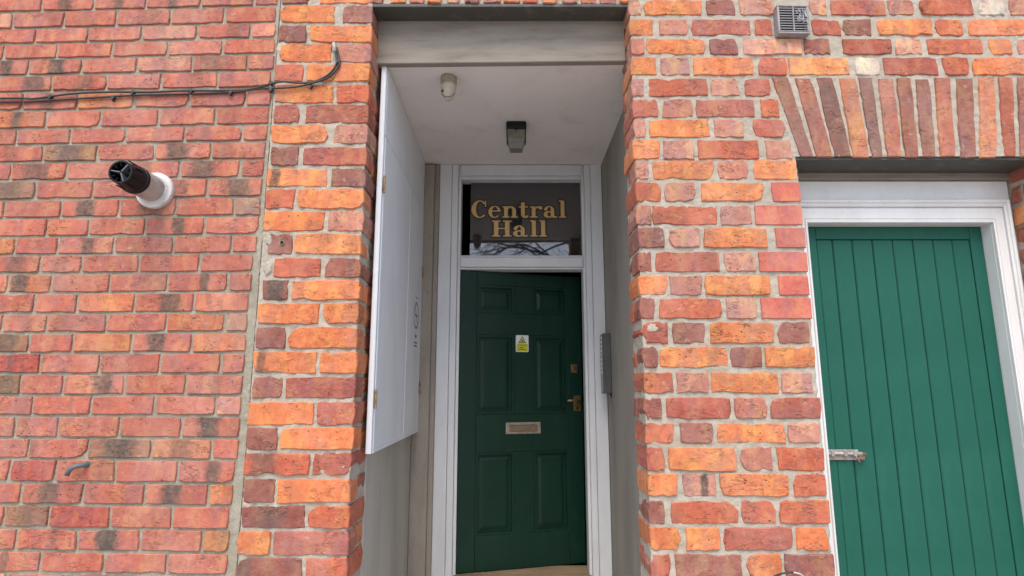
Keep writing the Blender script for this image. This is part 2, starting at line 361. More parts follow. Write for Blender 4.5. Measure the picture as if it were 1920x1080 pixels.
RUST = plain('rusty_iron', (.19, .095, .055), .8, .2, alt=(.33, .29, .27), scale=60, amt=.9)
ZINC = plain('worn_zinc', (.47, .45, .44), .45, .5, alt=(.30, .25, .22), scale=40, amt=.8, dirt=(.22, .11, .06), dirt_amt=.7, dirt_scale=50)
CREAM = plain('yellowed_plastic', (.50, .44, .345), .5, alt=(.34, .29, .22), scale=25, amt=.7)
LENS = plain('dusty_frosted_lens', (.20, .20, .155), .3, alt=(.12, .12, .095), scale=30, amt=.8)
SLATE = plain('blue_grey_pipe', (.10, .145, .155), .5, alt=(.07, .10, .10), scale=50)
GOLD = plain('gold_leaf', (.62, .39, .14), .45, .15, alt=(.50, .30, .10), scale=30)
INK = plain('black_signwriting', (.012, .010, .009), .5)
YEL = plain('yellow_print', (.62, .62, .03), .4)
SIGNW = plain('white_sign_plastic', (.72, .73, .72), .35)
GREYBOX = plain('grey_entry_panel', (.075, .078, .072), .45, alt=(.05, .05, .047))
SILL = plain('worn_timber_sill', (.30, .215, .13), .75, alt=(.16, .11, .07), scale=8, stretch=(.6, 4, 4), amt=.9)
PAVE = plain('concrete_paving', (.44, .42, .39), .9, alt=(.35, .335, .31), scale=2.5, amt=.9, bscale=50, bump=.6, bdist=.003)
HALL = plain('painted_hall_shade', (.055, .05, .045), .8)  # dark colour stands in for the shade inside the hall
BARK = plain('dark_bark', (.055, .06, .065), .9)
GLASS = glass_material('dusty_dark_glass', (.10, .11, .12), .145)
WEB = plain('grey_cobweb', (.55, .58, .62), .9)

# ------------------------------------------------------------------ object helpers
def thing(name, label, cat, loc=(0, 0, 0), rz=0.0, group=None):
    o = bpy.data.objects.new(name, None); COL.objects.link(o)
    o.empty_display_size = .1
    o.location = loc; o.rotation_euler = (0, 0, rz)
    o['label'] = label; o['category'] = cat
    if group: o['group'] = group
    return o

def link(name, me, mat, parent=None, loc=(0, 0, 0), rot=(0, 0, 0)):
    o = bpy.data.objects.new(name, me); COL.objects.link(o)
    if mat is not None and len(me.materials) == 0: me.materials.append(mat)
    o.location = loc; o.rotation_euler = rot
    if parent is not None: o.parent = parent
    return o

class MB:
    """collects boxes, tubes, prisms into one mesh"""
    def __init__(s): s.bm = bmesh.new()
    def box(s, x0, x1, y0, y1, z0, z1, bev=0.0, seg=1):
        t = bmesh.new()
        vs = [t.verts.new((x, y, z)) for x in (x0, x1) for y in (y0, y1) for z in (z0, z1)]
        for f in ((0, 1, 3, 2), (4, 6, 7, 5), (0, 4, 5, 1), (2, 3, 7, 6), (0, 2, 6, 4), (1, 5, 7, 3)):
            t.faces.new([vs[i] for i in f])
        bmesh.ops.recalc_face_normals(t, faces=t.faces)
        if bev > 0:
            bmesh.ops.bevel(t, geom=list(t.edges), offset=bev, segments=seg, affect='EDGES', profile=.5)
        s._merge(t); return s
    def _merge(s, t):
        m = bpy.data.meshes.new('tmp'); t.to_mesh(m); t.free(); s.bm.from_mesh(m); bpy.data.meshes.remove(m)
    def lathe(s, prof, axis='Y', n=32, o=(0, 0, 0), cap=True):
        """prof: list of (r, t) with t along the axis"""
        t = bmesh.new(); rings = []
        for r, a in prof:
            ring = []
            for i in range(n):
                th = 2 * math.pi * i / n; u, w = r * math.cos(th), r * math.sin(th)
                p = {'Y': (u, a, w), 'Z': (u, w, a), 'X': (a, u, w)}[axis]
                ring.append(t.verts.new((p[0] + o[0], p[1] + o[1], p[2] + o[2])))
            rings.append(ring)
        for A, B in zip(rings, rings[1:]):
            for i in range(n): t.faces.new((A[i], A[(i + 1) % n], B[(i + 1) % n], B[i]))
        if cap:
            t.faces.new(rings[0][::-1]); t.faces.new(rings[-1])
        bmesh.ops.recalc_face_normals(t, faces=t.faces); s._merge(t); return s
    def tube(s, pts, r, n=8, taper=None):
        t = bmesh.new(); rings = []; P = [Vector(p) for p in pts]; up = Vector((.13, .21, .97))
        for i, p in enumerate(P):
            d = (P[min(i + 1, len(P) - 1)] - P[max(i - 1, 0)]).normalized()
            a = d.cross(up)
            if a.length < 1e-3: a = d.cross(Vector((1, 0, 0)))
            a.normalize(); b = d.cross(a).normalized()
            rr = r if taper is None else r + (taper - r) * i / (len(P) - 1)
            rings.append([t.verts.new(p + rr * (math.cos(2 * math.pi * k / n) * a + math.sin(2 * math.pi * k / n) * b)) for k in range(n)])
        for A, B in zip(rings, rings[1:]):
            for i in range(n): t.faces.new((A[i], A[(i + 1) % n], B[(i + 1) % n], B[i]))
        t.faces.new(rings[0][::-1]); t.faces.new(rings[-1])
        bmesh.ops.recalc_face_normals(t, faces=t.faces); s._merge(t); return s
    def poly(s, pts, y0, y1=None):
        """polygon in x,z at depth y0, optionally extruded to y1"""
        t = bmesh.new(); a = [t.verts.new((x, y0, z)) for x, z in pts]; t.faces.new(a)
        if y1 is not None:
            b = [t.verts.new((x, y1, z)) for x, z in pts]; t.faces.new(b[::-1])
            for i in range(len(a)):
                j = (i + 1) % len(a); t.faces.new((a[i], b[i], b[j], a[j]))
        bmesh.ops.recalc_face_normals(t, faces=t.faces); s._merge(t); return s
    def build(s, name, mat, parent=None, loc=(0, 0, 0), rot=(0, 0, 0), smooth=False):
        me = bpy.data.meshes.new(name); s.bm.to_mesh(me); s.bm.free()
        if smooth:
            for p in me.polygons: p.use_smooth = True
        return link(name, me, mat, parent, loc, rot)

def box(name, mat, parent, x0, x1, y0, y1, z0, z1, bev=.002, rot=(0, 0, 0)):
    c = ((x0 + x1) / 2, (y0 + y1) / 2, (z0 + z1) / 2)
    m = MB(); m.box(x0 - c[0], x1 - c[0], y0 - c[1], y1 - c[1], z0 - c[2], z1 - c[2], bev)
    return m.build(name, mat, parent, c, rot)

# ------------------------------------------------------------------ bricks
TINT = {'O': (.66, .212, .086), 'o': (.69, .25, .105), 'R': (.52, .140, .076), 'E': (.43, .125, .084), 'D': (.325, .122, .090),
        'P': (.51, .215, .15), 'p': (.62, .285, .185), 'N': (.53, .155, .112), 'W': (.60, .47, .37),
        'r': (.475, .152, .102), 'q': (.42, .105, .078), 'b': (.32, .15, .092), 'g': (.40, .20, .135), 'y': (.46, .21, .095)}
TINT_LEFT = {'o': (.53, .185, .095), 'p': (.56, .22, .155), 'r': (.475, .152, .102)}

def vary(c, amt=.10):
    k = 1 + rng.uniform(-amt, amt); h = rng.uniform(-.09, .09)
    return (min(.8, c[0] * k), c[1] * k * (1 + h), c[2] * k * (1 + h * 1.2))

def brick_verts(w, h, dp, rough, sides=''):
    """outline of 12 points, rings front, bevel, back; sides 'L' or 'R' also show and get a rounded far arris"""
    nx = 6 if rough > .9 else 5
    r = rough
    def j(a): return rng.uniform(-a, a)
    lo = [(-w / 2 + w * i / nx, -h / 2) for i in range(nx + 1)]
    hi = [(w / 2 - w * i / nx, h / 2) for i in range(nx + 1)]
    out = lo + [(w / 2, j(h * .12))] + hi + [(-w / 2, j(h * .12))]
    wob = [j(.0022 * r) for _ in range(6)]
    pts = []
    for i, (x, z) in enumerate(out):
        cx = 0.0
        if i in (0, nx, nx + 2, 2 * nx + 2):
            cut = abs(rng.gauss(0, .0028)) * r
            if rng.random() < .09 * r: cut += rng.uniform(.003, .009) * r
            x -= math.copysign(cut, x); z -= math.copysign(cut * .8, z)
        elif i <= nx or i > nx + 1:
            if rng.random() < .10 * r: z -= math.copysign(rng.uniform(.002, .006) * r, z)
        pts.append((x + j(.0024 * r), z + j(.0024 * r)))
    bev = .0012 + .0012 * r
    verts = []
    n = len(pts)
    for x, z in pts:
        fx = 1 - 2 * bev / w; fz = 1 - 2 * bev / h
        verts.append((x * fx + j(.0008 * r), j(.0013 * r), z * fz + j(.0008 * r)))
    for x, z in pts:
        verts.append((x, bev * 1.6 + j(.0006 * r), z))
    if sides:
        for x, z in pts: verts.append((x + (j(.0022 * r)), dp - bev, z + j(.001)))
        for x, z in pts: verts.append((x * (1 - 2 * bev / w), dp, z * (1 - 2 * bev / h)))
    else:
        for x, z in pts: verts.append((x, dp, z))
    c = len(verts)
    verts.append((j(w * .1), -rng.uniform(-.0010, .0018) * r, 0))
    faces = [(i, (i + 1) % n, c) for i in range(n)]
    rings = len(verts) // n
    for k in range(rings - 1):
        for i in range(n):
            a, b = k * n + i, k * n + (i + 1) % n
            faces.append((a, a + n, b + n, b))
    if sides: faces.append(tuple(range((rings - 1) * n, rings * n))[::-1])
    return verts, faces

def paint(me, cols, smooth=False):
    a = me.color_attributes.new('tint', 'FLOAT_COLOR', 'POINT')
    a.data.foreach_set('color', np.asarray(cols, dtype=np.float32).ravel())
    for p in me.polygons: p.use_smooth = len(p.vertices) == 4 and smooth

def flip_out(me):
    bm = bmesh.new(); bm.from_mesh(me)
    bmesh.ops.recalc_face_normals(bm, faces=bm.faces); bm.to_mesh(me); bm.free()

def add_brick(parent, mat, x0, x1, z0, z1, y, tint, rough=1.0, dp=.05, sides='', burn=None, name='brick', tilt=None):
    w, h = x1 - x0, z1 - z0
    v, f = brick_verts(w, h, dp, rough, sides)
    me = bpy.data.meshes.new('brick'); me.from_pydata(v, [], f); flip_out(me)
    t = vary(tint)
    paint(me, [(*t, 1)] * len(v))
    t_ = rng.gauss(0, .004) * rough if tilt is None else tilt
    o = link(name, me, mat, parent, ((x0 + x1) / 2, y, (z0 + z1) / 2), (rng.gauss(0, .01) * rough, t_, rng.gauss(0, .006) * rough if not sides else 0))
    if burn:
        o['burn_x'] = burn[0] - (x0 + x1) / 2; o['burn_w'] = burn[1]; o['burn_a'] = burn[2]
    else:
        o['burn_x'] = 0.0; o['burn_w'] = .02
        o['burn_a'] = 0.0
    return o

def stuff_bricks(name, parent, mat, boxes, label=None):
    V, F, C = [], [], []
    for (x0, x1, z0, z1, y, tint, rough) in boxes:
        v, f = brick_verts(x1 - x0, z1 - z0, .05, rough)
        b = len(V); cx, cz = (x0 + x1) / 2, (z0 + z1) / 2
        V += [(p[0] + cx, p[1] + y, p[2] + cz) for p in v]
        F += [tuple(i + b for i in q) for q in f]
        t = vary(tint); C += [(*t, 1)] * len(v)
    me = bpy.data.meshes.new(name); me.from_pydata(V, [], F); flip_out(me); paint(me, C)
    o = link(name, me, mat, parent); o['kind'] = 'stuff'
    return o

def lattice(nu, nv, cell):
    """smooth value noise on an nu x nv grid with the given cell size in grid steps"""
    a, b = max(2, int(nu / cell) + 3), max(2, int(nv / cell) + 3)
    g = npr.uniform(-1, 1, (a, b))
    u = np.arange(nu) / cell; v = np.arange(nv) / cell
    iu = np.minimum(u.astype(int), a - 2); iv = np.minimum(v.astype(int), b - 2)
    fu = (u - iu)[:, None]; fv = (v - iv)[None, :]
    fu = fu * fu * (3 - 2 * fu); fv = fv * fv * (3 - 2 * fv)
    return (g[iu][:, iv] * (1 - fu) * (1 - fv) + g[iu + 1][:, iv] * fu * (1 - fv) + g[iu][:, iv + 1] * (1 - fu) * fv + g[iu + 1][:, iv + 1] * fu * fv)

def mortar_sheet(name, parent, mat, path, z0, z1, res, amps):
    """a rough sheet along a path of (x, y) corners; the noise moves it along its outward normal"""
    P = [np.array(p, float) for p in path]
    pts, nor = [], []
    for a, b in zip(P, P[1:]):
        L = np.linalg.norm(b - a); n = max(2, int(round(L / res))); dv = (b - a) / L
        nv = np.array([dv[1], -dv[0]])
        for i in range(n): pts.append(a + dv * L * i / n); nor.append(nv)
    pts.append(P[-1]); nor.append(nor[-1])
    nor = np.array(nor)
    for _ in range(2):
        nor[1:-1] = (nor[:-2] + 2 * nor[1:-1] + nor[2:]) / 4
    nor /= np.linalg.norm(nor, axis=1)[:, None]
    pts = np.array(pts); nu = len(pts); nz = int((z1 - z0) / res) + 1
    d = sum(a * lattice(nu, nz, c / res) for c, a in amps)
    z = np.linspace(z0, z1, nz)
    co = np.empty((nu, nz, 3), np.float32)
    co[:, :, 0] = pts[:, 0:1] + nor[:, 0:1] * d
    co[:, :, 1] = pts[:, 1:2] + nor[:, 1:2] * d
    co[:, :, 2] = z[None, :]
    idx = np.arange(nu * nz).reshape(nu, nz)
    q = np.stack([idx[:-1, :-1], idx[1:, :-1], idx[1:, 1:], idx[:-1, 1:]], -1).reshape(-1, 4)
    me = bpy.data.meshes.new(name)
    me.vertices.add(nu * nz); me.vertices.foreach_set('co', co.ravel())
    me.loops.add(q.size); me.loops.foreach_set('vertex_index', q.ravel().astype(np.int32))
    me.polygons.add(len(q)); me.polygons.foreach_set('loop_start', np.arange(0, q.size, 4, dtype=np.int32))
    me.polygons.foreach_set('use_smooth', np.ones(len(q), dtype=bool))
    me.update(calc_edges=True); me.validate()
    o = link(name, me, mat, parent)
    return o

# ------------------------------------------------------------------ ground, sky behind
g = MB(); g.box(-150, 150, -150, YF + .0, -.3, 0.0)
o = g.build('pavement', PAVE); o['kind'] = 'structure'
g = MB(); g.box(-150, 150, YF + .001, 150, -.3, -.02)
o = g.build('ground', PAVE); o['kind'] = 'structure'

# ------------------------------------------------------------------ the red brick wall on the left
XJ = -.9587
LYAW = R(-2.25)
red = thing('red_brick_wall', 'plain red brick wall left of the porch, with cables and a flue on it', 'wall', (XJ, YF, 0), LYAW)
for z0, z1, row in LEFT_ROWS:
    for e in row:
        x0, x1, kd = e[0] / 1000, e[1] / 1000, e[2]
        tint = TINT_LEFT.get(kd, TINT[kd])
        bn = None
        if len(e) > 3: bn = (e[3] / 1000, e[4] / 1000, e[5])
        elif rng.random() < .22: bn = (rng.uniform(x0, x1), rng.uniform(.015, .05), rng.uniform(.15, .4))
        add_brick(red, RED, x0 + .0053, x1 - .0053, z0 / 1000 + .0105, z1 / 1000 + .0006, rng.uniform(-.0012, .0012), tint, .75, .04, burn=bn)
boxes = []
zz = 2.751; rowz = []
while zz < 4.3: rowz.append((zz, zz + .0755, -.003)); zz += .0755
zz = .490
while zz > .02: rowz.append((zz - .0755, zz, -.02)); zz -= .0755
def run(x0, x1, zb, zt, first, tab=('r', 'r', 'r', 'o', 'p', 'q', 'b')):
    x = x1; L = first
    while x - L > x0:
        c = TINT_LEFT.get(rng.choice(tab)); c = c or TINT['q']
        boxes.append((x - L + .0052, x - .0052, zb + .0105, zt, rng.uniform(-.001, .001), c, .75)); x -= L; L = .226
for i, (zb, zt, xe) in enumerate(rowz): run(-3.2, xe, zb, zt, .113 if i % 2 else .226)
for i, (z0, z1, row) in enumerate(LEFT_ROWS): run(-3.2, row[0][0] / 1000, z0 / 1000, z1 / 1000, .226)
stuff_bricks('brick', red, RED, boxes)
mortar_sheet('mortar', red, MORTAR_RED, [(-1.5, .0074), (.0035, .0074)], .44, 2.82, .006, [(.13, .0010), (.035, .0012), (.012, .0012)])
m = MB(); m.box(-3.25, .0035, .0115, .30, 0, 4.32)
m.build('wall_core', MORTAR_RED, red)

# ------------------------------------------------------------------ the older brick front with the porch and the second doorway
front = thing('brick_building', 'old orange and red brick building with a recessed porch and a flat arched doorway', 'building', (0, YF, 0))
ZC = 2.4915
XL, XR, XD0, XD1 = -.571, .479, 1.113, 2.069        # porch opening, then the second opening
YM = .0058
def old(x0, x1, z0, z1, kd, **kw):
    x0 -= .0022; x1 += .0022; z0 -= .0018; z1 += .0022
    if kd == 'N': kw['rough'] = .3
    mt = SMOOTH if kd == 'N' else OLD
    kw.setdefault('rough', 1.15)
    return add_brick(front, mt, x0, x1, z0, z1, rng.uniform(-.0025, .002), TINT[kd], **kw)
for z0, z1, row in PIER_ROWS:
    z0, z1 = z0 / 1000, z1 / 1000
    for i, e in enumerate(row):
        bn = (e[3] / 1000, e[4] / 1000, e[5]) if len(e) > 3 else None
        x0, x1 = e[0] / 1000, e[1] / 1000
        if i < len(row) - 1:
            old(x0, x1, z0, z1, e[2], burn=bn)
        else:
            header = (x1 - x0) < .16
            x1 = XL + rng.uniform(-.004, .003)
            old(x0, x1, z0, z1, e[2], burn=bn, sides='R', dp=.207 if header else .102)
            if not header:
                add_brick(front, OLD, x1 - .09, x1 + rng.uniform(-.003, .003), z0, z1, .116, TINT[rng.choice('OOERD')], 1.1, .092, sides='R')
mortar_sheet('mortar', front, MORTAR_OLD, [(-.9535, .012), (-.951, YM), (XL - .0050, YM), (XL - .0055, .012), (XL - .0062, .211)], .38, 2.70, .0058, [(.07, .0016), (.026, .0024), (.011, .0022)])
for n_, (z0, z1, row) in enumerate(FACE_ROWS):
    z0, z1 = z0 / 1000, z1 / 1000
    for i, e in enumerate(row):
        bn = (e[3] / 1000, e[4] / 1000, e[5]) if len(e) > 3 else None
        x0, x1 = e[0] / 1000, e[1] / 1000
        if i == 0:
            closer = (x1 - XR) < .080
            x0 = XR + rng.uniform(-.003, .004)
            old(x0, x1, z0, z1, e[2], sides='L', dp=.105 if closer else .178)
            if closer:
                add_brick(front, OLD, x0 + rng.uniform(-.003, .003), x0 + .07, z0, z1, .117, TINT[rng.choice('RRED')], 1.1, .062, sides='L')
        elif x1 > 1.095 and z1 < 2.01 and x1 < 1.2:
            x1 = min(x1, XD0 + .003)
            old(x0, x1, z0, z1, e[2], burn=bn, sides='R', dp=.10)
        elif e[2] == 'E' and .98 < x0 < 1.0 and abs(z0 - 2.189) < .01:
            old(x0, x1, z0, z1, 'R', burn=bn)
        else:
            old(x0, x1, z0, z1, e[2], burn=bn)
AM = [(.16, .0012), (.026, .0022), (.011, .0020)]
mortar_sheet('mortar', front, MORTAR_OLD, [(XR + .0062, .182), (XR + .0055, .012), (XR + .0050, YM), (XD0 - .002, YM), (XD0 - .002, .12)], .40, 2.024, .0058, AM)
mortar_sheet('mortar', front, MORTAR_OLD, [(XR + .0062, .182), (XR + .0055, .012), (XR + .0050, YM), (2.40, YM)], 2.026, 2.76, .0062, AM)
# flat arch over the second doorway: voussoirs leaning towards its middle
ZA0, ZA1 = 2.022, 2.358
ARCHT = {'D': (.335, .142, .103), 'E': (.40, .148, .098), 'R': (.45, .155, .095), 'O': (.50, .178, .095), 'o': (.60, .23, .125)}
def voussoir(xa, xb, xc, xd, z0, z1, tint, rough=.9):
    """top edge xa..xb at z1, bottom edge xc..xd at z0"""
    xa -= .003; xc -= .003; xb += .003; xd += .003
    n = 6; cxm = (xa + xb + xc + xd) / 4; czm = (z0 + z1) / 2
    left, right = [], []
    for i in range(n + 1):
        t = i / n; jl, jr = rng.uniform(-.0028, .0028), rng.uniform(-.0028, .0028)
        if i in (0, n): jl, jr = rng.uniform(0, .006), -rng.uniform(0, .006)
        right.append((xd + (xb - xd) * t + jr * rough, z0 + (z1 - z0) * t))
        left.append((xc + (xa - xc) * t + jl * rough, z0 + (z1 - z0) * t))
    out = right + left[::-1]
    V, F = [], []; k = len(out)
    for x, z in out:
        V.append(((x - cxm) * .93, rng.uniform(-.0015, .0015), (z - czm) * .985))
    for x, z in out: V.append((x - cxm, .005, z - czm))
    for x, z in out: V.append((x - cxm, .105, z - czm))
    for i in range(n):                                     # face split in a ladder so that it can undulate
        F.append((i, i + 1, k - 2 - i, k - 1 - i))
    for r_ in range(2):
        for i in range(k):
            a, b = r_ * k + i, r_ * k + (i + 1) % k
            F.append((a, a + k, b + k, b))
    me = bpy.data.meshes.new('arch_brick'); me.from_pydata(V, [], F); flip_out(me)
    t = vary(tint); paint(me, [(*t, 1)] * len(V))
    o = link('arch_brick', me, OLD, front, (cxm, rng.uniform(-.002, .002), czm))
    o['burn_x'] = 0.0; o['burn_w'] = .06; o['burn_a'] = rng.choice((0.0, .0, .35, .5)) if tint[0] < .45 else 0.0
for a, b, c_, d_, kd in ARCH:
    voussoir(a / 1000, b / 1000, c_ / 1000, d_ / 1000, ZA0 + rng.uniform(-.003, .003), ZA1 + rng.uniform(-.006, .004), ARCHT[kd])
mid = 1.583
for a, b, c_, d_, kd in ARCH[:6]:                        # the far half of the arch, past the frame
    if 2 * mid - b / 1000 > 2.075:
        voussoir(2 * mid - b / 1000, 2 * mid - a / 1000, 2 * mid - d_ / 1000, 2 * mid - c_ / 1000, ZA0, ZA1, ARCHT[kd])
# soldier bricks over the porch: only their lower ends show at the top edge of the photograph
x = XL - .02; i = 0
for c_ in "DOPOPDPOROPEDOPD":
    x1 = x + rng.uniform(.062, .072)
    zb = 2.690 + rng.uniform(-.004, .006)
    add_brick(front, OLD, x, min(x1, XR + .0), zb, 3.0, rng.uniform(-.003, .003), TINT[c_], 1.2, .10)
    x = x1 + .0115
    if x > XR - .035: break
boxes = []
def flem(x0, x1, zb, zt, ph, tab='OOREPDRPO'):
    x = x0 - (.17 if ph else 0); st = True
    while x < x1:
        L = .225 if st else .108
        a, b = max(x, x0), min(x + L, x1)
        if b - a > .04: boxes.append((a, b, zb, zt, rng.uniform(-.003, .002), TINT[rng.choice(tab)], 1.1))
        x += L + .016; st = not st
zz = 2.728; i = 0
while zz < 4.25:
    if zz < 3.0:
        flem(-.945, XL - .03, zz + .036, zz + .110, i % 2); flem(XR + .01, 4.4, zz, zz + .074, i % 2)
    else: flem(-.945, 4.4, zz, zz + .074, i % 2)
    zz += .0888; i += 1
zz = .40; i = 0
while zz > .01:
    flem(-.945, XL - .004, zz, zz + .074, i % 2); flem(XR + .004, XD0, zz, zz + .074, i % 2); flem(XD1 + .004, 4.4, zz, zz + .074, i % 2)
    zz -= .0888; i += 1
for i, (z0, z1, row) in enumerate(FACE_ROWS):
    z0, z1 = z0 / 1000, z1 / 1000
    if z0 > 2.36: flem(max(2.27, row[-1][1] / 1000 + .016), 4.4, z0, z1, i % 2)
    else: flem(max(XD1 + .004, 2.13 if z0 > 2.0 else 0), 4.4, z0, z1, i % 2)
stuff_bricks('brick', front, OLD, boxes)
m = MB()
m.box(-.955, XL - .009, .0125, .206, 0, 4.3)
m.box(XR + .009, XD0 - .006, .0125, .176, 0, 4.3)
m.box(XL - .0088, XR + .0088, .0125, .096, 2.690, 4.3)
m.box(XD0 - .0058, XD1 + .006, .0125, .13, 2.026, 4.3)
m.box(XD1 + .0062, 4.42, .0125, .176, 0, 4.3)
m.box(-.95, 4.41, .171, .9, 2.70, 4.29)  # unseen mass: this and the next two fills are added to block light leaks
m.box(XL - .02, XR + .06, .1335, .1705, ZC + .0215, 2.7495)
m.box(XD0 - .1, XD1 + .1, .1665, .3, 1.9855, 2.699)
m.build('wall_core', MORTAR_OLD, front)
# the right reveal of the second doorway
for i in range(21):
    z0 = .19 + i * .0888
    dpt = .10 if i % 2 else .155
    add_brick(front, OLD, XD1 + rng.uniform(-.003, .002), XD1 + .1, z0, z0 + .074, .002, TINT['EROE'[i % 4]], 1.1, dpt, sides='L')
    if i % 2: add_brick(front, OLD, XD1 + rng.uniform(-.003, .002), XD1 + .1, z0, z0 + .074, .113, TINT[rng.choice('ERD')], 1.1, .045, sides='L')
mortar_sheet('mortar', front, MORTAR_OLD, [(XD1 + .0045, .17), (XD1 + .0045, YM), (2.4, YM)], .1, 2.024, .008, AM)

# the porch lining
box('lintel', STEEL_LINTEL, front, XL - .002, XR + .002, .004, .096, 2.674, 2.6895, .002)
box('lintel_board', BOARD, front, XL - .001, XR + .001, .0975, .131, 2.483, 2.684, .003, rot=(0, R(-.7), 0))
box('plaster_wall', PLASTER, front, -.66, XL, .2145, 1.22, 0, ZC, .001)
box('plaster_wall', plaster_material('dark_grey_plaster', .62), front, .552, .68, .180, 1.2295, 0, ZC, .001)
box('ceiling_panel', CEIL, front, XL - .05, .62, .133, 1.26, ZC + .0005, ZC + .02, 0)
box('timber_post', POST, front, -.570, -.4725, 1.205, 1.29, 0, ZC - .012, .004)
box('timber_post', POST, front, -.472, -.4445, 1.225, 1.30, 0, ZC - .004, .003)
box('soffit_plate', STEEL_LINTEL, front, XD0 - .004, XD1 + .004, .012, .148, 2.012, 2.0235, .002)
box('head_board', BOARD, front, XD0 - .004, XD1 + .004, .1485, .166, 1.985, 2.0205, .002)
box('porch_floor', PAVE, front, XL, .552, .03, 1.2, 0, .045, .004)
box('doorstep', SILL, front, -.325, .44, 1.19, 1.42, .0455, .118, .006)

# ------------------------------------------------------------------ inside the hall: a closed shell, coloured dark so that the door gap stays dark
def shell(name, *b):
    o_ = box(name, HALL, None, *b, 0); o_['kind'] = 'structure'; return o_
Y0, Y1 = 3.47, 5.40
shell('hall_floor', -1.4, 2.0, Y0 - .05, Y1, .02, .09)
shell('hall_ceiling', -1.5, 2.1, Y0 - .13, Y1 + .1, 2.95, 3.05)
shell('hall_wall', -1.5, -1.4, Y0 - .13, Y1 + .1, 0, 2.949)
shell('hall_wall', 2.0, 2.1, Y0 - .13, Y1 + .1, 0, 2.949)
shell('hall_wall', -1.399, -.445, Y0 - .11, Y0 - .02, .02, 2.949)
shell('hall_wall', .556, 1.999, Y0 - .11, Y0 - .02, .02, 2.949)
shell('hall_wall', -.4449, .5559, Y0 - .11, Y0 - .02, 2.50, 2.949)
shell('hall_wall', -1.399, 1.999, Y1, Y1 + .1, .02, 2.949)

# a bare tree across the road, mirrored in the fanlight
tree = thing('bare_tree', 'bare leafless tree across the road, mirrored in the fanlight', 'tree', (5.2, -12.5, 0))
tr = random.Random(5)
tm = MB(); tm.tube([(0, 0, -.05), (.05, 0, 2.2), (-.15, .1, 4.4), (-.4, .1, 6.2)], .24, 12, .15); tm.build('trunk', BARK, tree, smooth=True)
br = MB()
def limb(p, dv, L, r, depth):
    pts = [Vector(p)]; dv = Vector(dv).normalized()
    n = 7
    for i in range(n):
        dv = (dv + Vector((tr.uniform(-.30, .22), tr.uniform(-.2, .2), tr.uniform(-.30, .28)))).normalized()
        pts.append(pts[-1] + dv * L / n)
    br.tube(pts, r, 6 if depth < 2 else 4, r * .4)
    if depth >= 4: return
    for i in range(3 if depth else 5):
        q = pts[tr.randint(2, n)]
        nd = (dv * .9 + Vector((tr.uniform(-.9, .6), tr.uniform(-.5, .5), tr.uniform(-.6, .6))))
        limb(q, nd, L * tr.uniform(.45, .7), r * .5, depth + 1)
for dv in ((-1, 0, .34), (-1, .1, .22), (-.8, .2, .6), (-.5, .1, 1), (.3, 0, 1), (.8, .1, .7), (-1, -.1, .12)):
    limb((-.4, .1, 6.0), dv, 5.2, .085, 0)
br.build('crown', BARK, tree)

# ------------------------------------------------------------------ the porch door frame with its lettered fanlight
fr = thing('door_frame', 'white painted door frame with a lettered fanlight at the back of the porch', 'door frame', (0, 3.333, 0))
JL0, JL1, JR0, JR1 = -.443, -.311, .4265, .551
ZD, ZT0, ZT1 = 1.831, 1.917, 2.398
def jamb(x0, x1, side):
    m = MB()
    w = x1 - x0
    if side < 0:
        m.box(x0, x0 + w * .56, 0, .11, 0.02, ZC, .003); m.box(x0 + w * .56 + .002, x0 + w * .86, -.0012, .11, .02, ZC - .001, .003)
        m.box(x0 + w * .86 + .001, x1, .016, .11, .02, ZC - .002, .002)
    else:
        m.box(x1 - w * .56, x1, 0, .11, .02, ZC, .003); m.box(x1 - w * .86, x1 - w * .56 - .002, -.0012, .11, .02, ZC - .001, .003)
        m.box(x0, x1 - w * .86 - .001, .016, .11, .02, ZC - .002, .002)
    return m.build('jamb', WHITE2, fr)
jamb(JL0, JL1, -1); jamb(JR0, JR1, 1)
m = MB(); m.box(JL1 - .001, JR0 + .001, .001, .10, ZT1 + .022, ZC - .003, .003); m.box(JL1 + .0005, JR0 - .0005, .012, .10, ZT1, ZT1 + .0215, .003)
m.build('head', WHITE2, fr)
m = MB(); m.box(JL1 + .0005, JR0 - .0005, -.002, .10, ZD + .012, ZT0 - .014, .004); m.box(JL1 + .0005, JR0 - .0005, .012, .10, ZD, ZD + .0115, .002)
m.box(JL1 + .0005, JR0 - .0005, .010, .10, ZT0 - .0135, ZT0, .003)
m.build('transom_bar', WHITE2, fr)
m = MB(); m.box(JL1 - .004, JR0 + .004, -.002, .002, -.246, .246)
m.build('window_pane', GLASS, fr, ((JL1 + JR0) / 2, .058, (ZT0 + ZT1) / 2), (R(-3.9), 0, 0))

# letters drawn as slab serif strokes
def ring(cx, cy, ro, rp, ri, rj, a0, a1, g, n=18, sh=0.0):
    a0 -= (g / max(ro, .01)) * 40; a1 += (g / max(ro, .01)) * 40
    out = []
    for i in range(n):
        t0, t1 = R(a0 + (a1 - a0) * i / n), R(a0 + (a1 - a0) * (i + 1) / n)
        f = lambda r1, r2, t, s_: (cx + s_ + r1 * math.cos(t), cy + r2 * math.sin(t))
        out.append([f(ro + g, rp + g, t0, 0), f(ro + g, rp + g, t1, 0), f(max(ri - g, .005), max(rj - g, .005), t1, sh), f(max(ri - g, .005), max(rj - g, .005), t0, sh)])
    return out
def rect(x0, x1, y0, y1, g): return [[(x0 - g, y0 - g), (x1 + g, y0 - g), (x1 + g, y1 + g), (x0 - g, y1 + g)]]
def ball(cx, cy, r, g): return [[(cx + (r + g) * math.cos(2 * math.pi * i / 16), cy + (r + g) * math.sin(2 * math.pi * i / 16)) for i in range(16)]]
